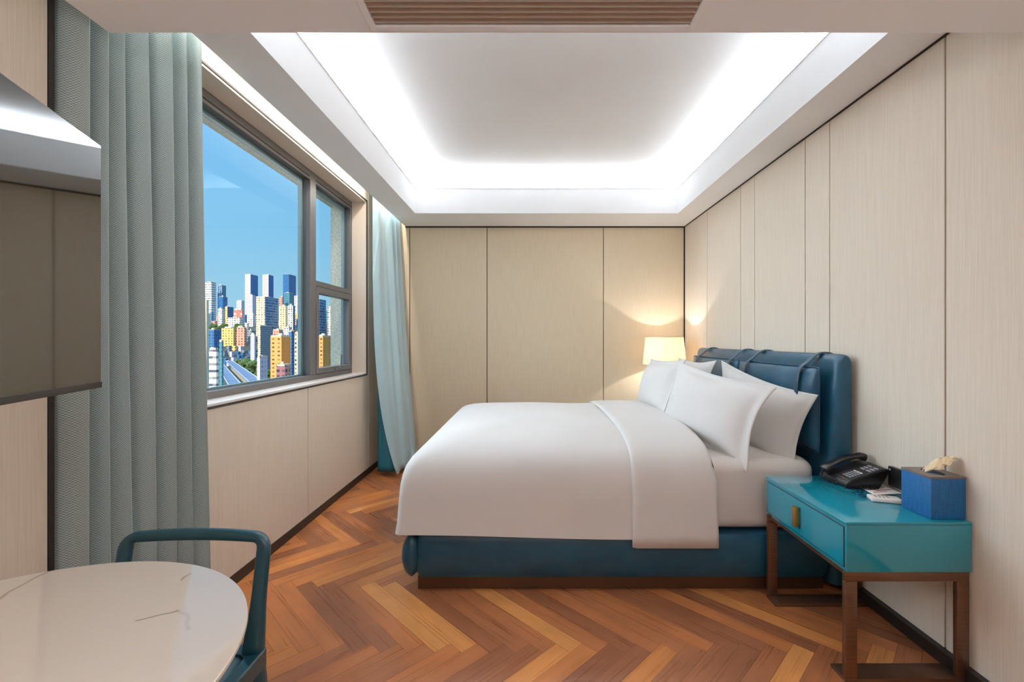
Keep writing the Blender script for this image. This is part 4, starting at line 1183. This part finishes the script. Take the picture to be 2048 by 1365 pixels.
# middle distance on the slope
B_(417, 442, 660, 1120, 'blue', 'blue shaded block with a pale roof at the left pane edge', sp=14, roof='roof_pale')
B_(443, 472, 657, 1240, 'yellow', 'long yellow apartment block in the middle distance', sp=5, roof='roof_pale')
B_(473, 493, 656, 1235, 'pink', 'pink block with a red-brown roof beside the long yellow one', sp=4, roof='roof_red')
B_(494, 512, 662, 1290, 'grey', 'dark grey low block right of the pink one', sp=9)
B_(546, 566, 661, 560, 'pink', 'low pink roofed block behind the orange apartments', sp=8, roof='roof_pale')
B_(567, 584, 656, 640, 'white', 'low white house above the orange apartments', sp=6, roof='roof_red')
B_(512, 557, 594, 1350, 'cream', 'broad tower with a cream front and a wide blue gridded side', sp=27, side='bluegrid')
B_(558, 574, 613, 1420, 'cream', 'cream block just right of the broad gridded tower', sp=3)
B_(575, 590, 612, 1430, 'white', 'white block with dark strips right of the cream one', sp=4, side='blue')
B_(628, 652, 598, 1350, 'blue', 'shaded blue tower in the small casement', sp=19, side='bluegrid')
B_(655, 668, 614, 1380, 'white', 'white stepped tower behind the stucco jamb', sp=5)
B_(468, 486.5, 621, 1560, 'red', 'red and white signboard block on the hill', sp=2, base=40)
B_(455, 486, 636, 1490, 'white', 'long low white block under the red sign', sp=6, roof='roof_pale')
B_(436, 449, 618, 1560, 'white', 'white block on the hill left of the blue one', sp=5)
B_(450, 467, 614, 1620, 'yellow', 'narrow yellow-fronted block with a blue side beside the red sign', sp=12, side='blue')
B_(494, 511, 628, 1540, 'white', 'white low block left of the broad gridded tower', sp=5, roof='roof_pale')
B_(497, 511, 591, 1800, 'lilac', 'lilac-white tower in front of the first skyscraper', sp=6)
B_(558, 567.5, 595, 1800, 'pink', 'slim pink-white tower behind the cream block', sp=3)
B_(568.5, 587, 586, 1850, 'teal', 'teal glass tower below the dark blue skyscraper', sp=8)
B_(588.5, 600, 592, 1800, 'white', 'white tower at the edge of the window mullion', sp=3)
B_(437, 455, 594, 1900, 'blueglass', 'squat blue glass block beneath the teal tower', sp=9)
B_(473, 489, 602, 1960, 'lilac', 'pale lilac block left of the first skyscraper', sp=6, roof='roof_red')
# skyline
B_(404, 432, 565, 2100, 'whiteband', 'white banded high-rise at the left end of the skyline', sp=9)
B_(435, 452, 571, 2200, 'bluegrid', 'striped blue-grey tower with a teal side on the skyline', sp=8, side='teal')
B_(490, 516, 549, 2600, 'white', 'leftmost tall skyscraper with a pale face and a side coloured as blue shade', sp=15, side='blueglass', name='skyscraper')  # blue side facade stands in for the shaded face, here and below
B_(525, 547, 550, 2600, 'white', 'middle tall skyscraper with a pale face and a side coloured as blue shade', sp=10, side='blueglass', name='skyscraper')
B_(566, 592, 549, 2600, 'blueglass', 'dark blue glass skyscraper at the right end of the skyline', sp=14, side='blueglass', name='skyscraper')
# small unnamed blocks filling the hillside
rnd = random.Random(5)
kinds = ['white', 'cream', 'blue', 'lilac', 'grey', 'pink', 'white', 'yellow', 'teal', 'blue']
placed = []
CN = {'white': 'white', 'cream': 'cream', 'blue': 'blue', 'lilac': 'lilac-grey', 'grey': 'grey', 'pink': 'pink', 'yellow': 'yellow', 'teal': 'teal', 'blueglass': 'blue glass'}
def free(X, Y, r, k=1.0):
    for a, b, c in placed:
        if abs(X-a) < (r+c)*k and abs(Y-b) < (r+c)*k: return False
    placed.append((X, Y, r)); return True
for o in [q for q in col.objects if q.get('category') == 'building']:
    me = o.children[0].data; r = max(max(abs(v.co.x), abs(v.co.y)) for v in me.vertices); placed.append((o.location.x, o.location.y, r+2))
n = tries = 0
while n < 60 and tries < 3000:
    tries += 1
    x = rnd.uniform(412, 600) if n % 5 else rnd.uniform(628, 668)
    Y = rnd.uniform(1180, 2300)
    gy = 680-(ground_z(Y)-1.25)*900/Y
    wpx = rnd.uniform(6, 13); hpx = rnd.uniform(9, 20)*(1.3 if Y > 1500 else .8); W_ = wpx*Y/900
    if not free((x-1061)*Y/900, Y+9, W_/2+1): continue
    n += 1; kd = rnd.choice(kinds); rf = rnd.choice(('roof_grey', 'roof_pale', 'roof_red'))
    B_(x-wpx/2, x+wpx/2, gy-hpx, Y, kd, sp=wpx*.35, label='small %s block with a %s roof among the crowded far hillside buildings' % (CN[kd], rf[5:]), name='distant_block', group='small %s hillside blocks with %s roofs' % (CN[kd], rf[5:]), roof=rf, extras=False)

n = tries = 0
while n < 26 and tries < 2000:
    tries += 1
    x, Y = rnd.uniform(440, 516), rnd.uniform(1010, 1180); gy = 680-(ground_z(Y)-1.25)*900/Y; wpx = rnd.uniform(7, 13)
    if not free((x-1061)*Y/900, Y+9, wpx/2*Y/900+1): continue
    n += 1; kd = rnd.choice(('blue', 'grey', 'lilac', 'blueglass', 'teal'))
    B_(x-wpx/2, x+wpx/2, gy-rnd.uniform(6, 13), Y, kd, sp=wpx*.5, label='low %s block at the foot of the hill beyond the viaduct' % CN[kd], name='distant_block', group='low %s blocks at the foot of the hill' % CN[kd], extras=False)
n = tries = 0
while n < 16 and tries < 2000:
    tries += 1
    x, Y = rnd.uniform(200, 396), rnd.uniform(700, 1500); gy = 680-(ground_z(Y)-1.25)*900/Y; wpx = rnd.uniform(22, 40)
    if not free((x-1061)*Y/900, Y+14, wpx/2*Y/900+3): continue
    n += 1
    B_(x-wpx/2, x+wpx/2, gy-rnd.uniform(60, 110)*700/Y, Y, rnd.choice(kinds), sp=wpx*.4, label='far city block left of the white banded tower, behind the near curtain', name='distant_block', group='city blocks behind the near curtain', extras=False)
# viaduct
def viaduct():
    t = thing('viaduct', 'elevated road coloured blue-grey for shade running down from the left through the trees', 'road', (0, 0, 0))
    z = -46; A = Vector((-284, 472, z)); Bp = Vector((-670, 1000, z)); d = (Bp-A).normalized(); s = Vector((d.y, -d.x, 0))
    A = A-d*110
    for off, wd in ((0, 6.5), (-21, 5.5)):
        bm = bmesh.new(); a, b = A+s*off, Bp+s*off
        vs = [(a-s*wd), (a+s*wd), (b+s*wd), (b-s*wd)]
        lo = [bm.verts.new(v-Vector((0, 0, 1.5))) for v in vs]; hi = [bm.verts.new(v) for v in vs]
        bm.faces.new(lo[::-1]); bm.faces.new(hi)
        for k in range(4): bm.faces.new((lo[k], lo[(k+1) % 4], hi[(k+1) % 4], hi[k]))
        obj('road_deck', bm, M['road'], t)
        bm = bmesh.new()
        for sg in (-1, 1): sweep(bm, [a+s*wd*sg+Vector((0, 0, .6)), b+s*wd*sg+Vector((0, 0, .6))], (.3, .6), n=6, p=4)
        obj('road_barrier', bm, M['rail_white'], t)
    for k in range(14):
        p = A+d*(20+k*46); obj('pier', newbox(p.x-2, p.x+2, p.y-2, p.y+2, Z_LOW-2, z-1.6), M['roof_grey'], t)
    return t
vd = viaduct()
# trees
def blob(bm, c, r, rnd, sub=2):
    vs = bmesh.ops.create_icosphere(bm, subdivisions=sub, radius=r)['verts']
    for v in vs:
        n = v.co.normalized(); k = 1+.22*math.sin(n.x*5+c[0])*math.sin(n.y*6+c[1])+rnd.uniform(-.14, .14)
        v.co = Vector(c)+Vector((n.x*r*k, n.y*r*k, n.z*r*k*.8))
def tree(x, yp, Y, r, label, group, base=None):
    z = 1.25+(680-yp)*Y/900; X = (x-1061)*Y/900; zb = ground_z(Y) if base is None else base
    h = z-zb
    t = thing('tree', label, 'tree', (X, Y, zb), 0, group); rd = random.Random(int(x*13+Y))
    bm = bmesh.new()
    for _ in range(6): blob(bm, (rd.uniform(-.6, .6)*r, rd.uniform(-.6, .6)*r, h-r*rd.uniform(.5, 1.3)), r*rd.uniform(.45, .7), rd)
    obj('crown', bm, M['foliage'], t)
    bm = bmesh.new(); sweep(bm, [(0, 0, -1), (0, 0, max(1, h-r))], (.06*r+.2, .06*r+.2), n=6); obj('trunk', bm, M['joint'], t)
def off_road(X, Y, r):
    ax, ay, bx, by = -284, 472, -670, 1000; d = math.hypot(bx-ax, by-ay); dx, dy = (bx-ax)/d, (by-ay)/d
    w_ = (X-ax)*dy-(Y-ay)*dx   # + to the right of the road
    return w_ > 10+r or w_ < -34-r
def wood_of(n, xr, Yr, rr, top, label, group):
    c = t_ = 0
    while c < n and t_ < 2000:
        t_ += 1
        x, Y, r = rnd.uniform(*xr), rnd.uniform(*Yr), rnd.uniform(*rr)
        if Y < 1010 and not off_road((x-1061)*Y/900, Y, r): continue
        if not free((x-1061)*Y/900, Y, r, 1.12): continue
        c += 1
        gy = 680-(ground_z(Y)-1.25)*900/Y
        tree(x, gy-rnd.uniform(*top)*900/Y, Y, r, label, group)
wood_of(70, (466, 545), (440, 1000), (9, 14), (20, 26), 'leafy green tree in the dark wooded patch right of the viaduct', 'trees beside the viaduct')
wood_of(40, (440, 505), (360, 900), (7, 10), (12, 16), 'low leafy tree beside and below the viaduct deck', 'trees below the viaduct')
wood_of(16, (418, 482), (1390, 1450), (9, 13), (20, 26), 'round tree in the row on the hillside', 'trees on the hillside')
wood_of(6, (556, 580), (1290, 1330), (7, 9), (18, 24), 'small tree in front of the cream block', 'trees before the cream block')
wood_of(10, (630, 668), (900, 1250), (11, 15), (30, 45), 'tree behind the orange block in the small casement', 'trees in the casement view')
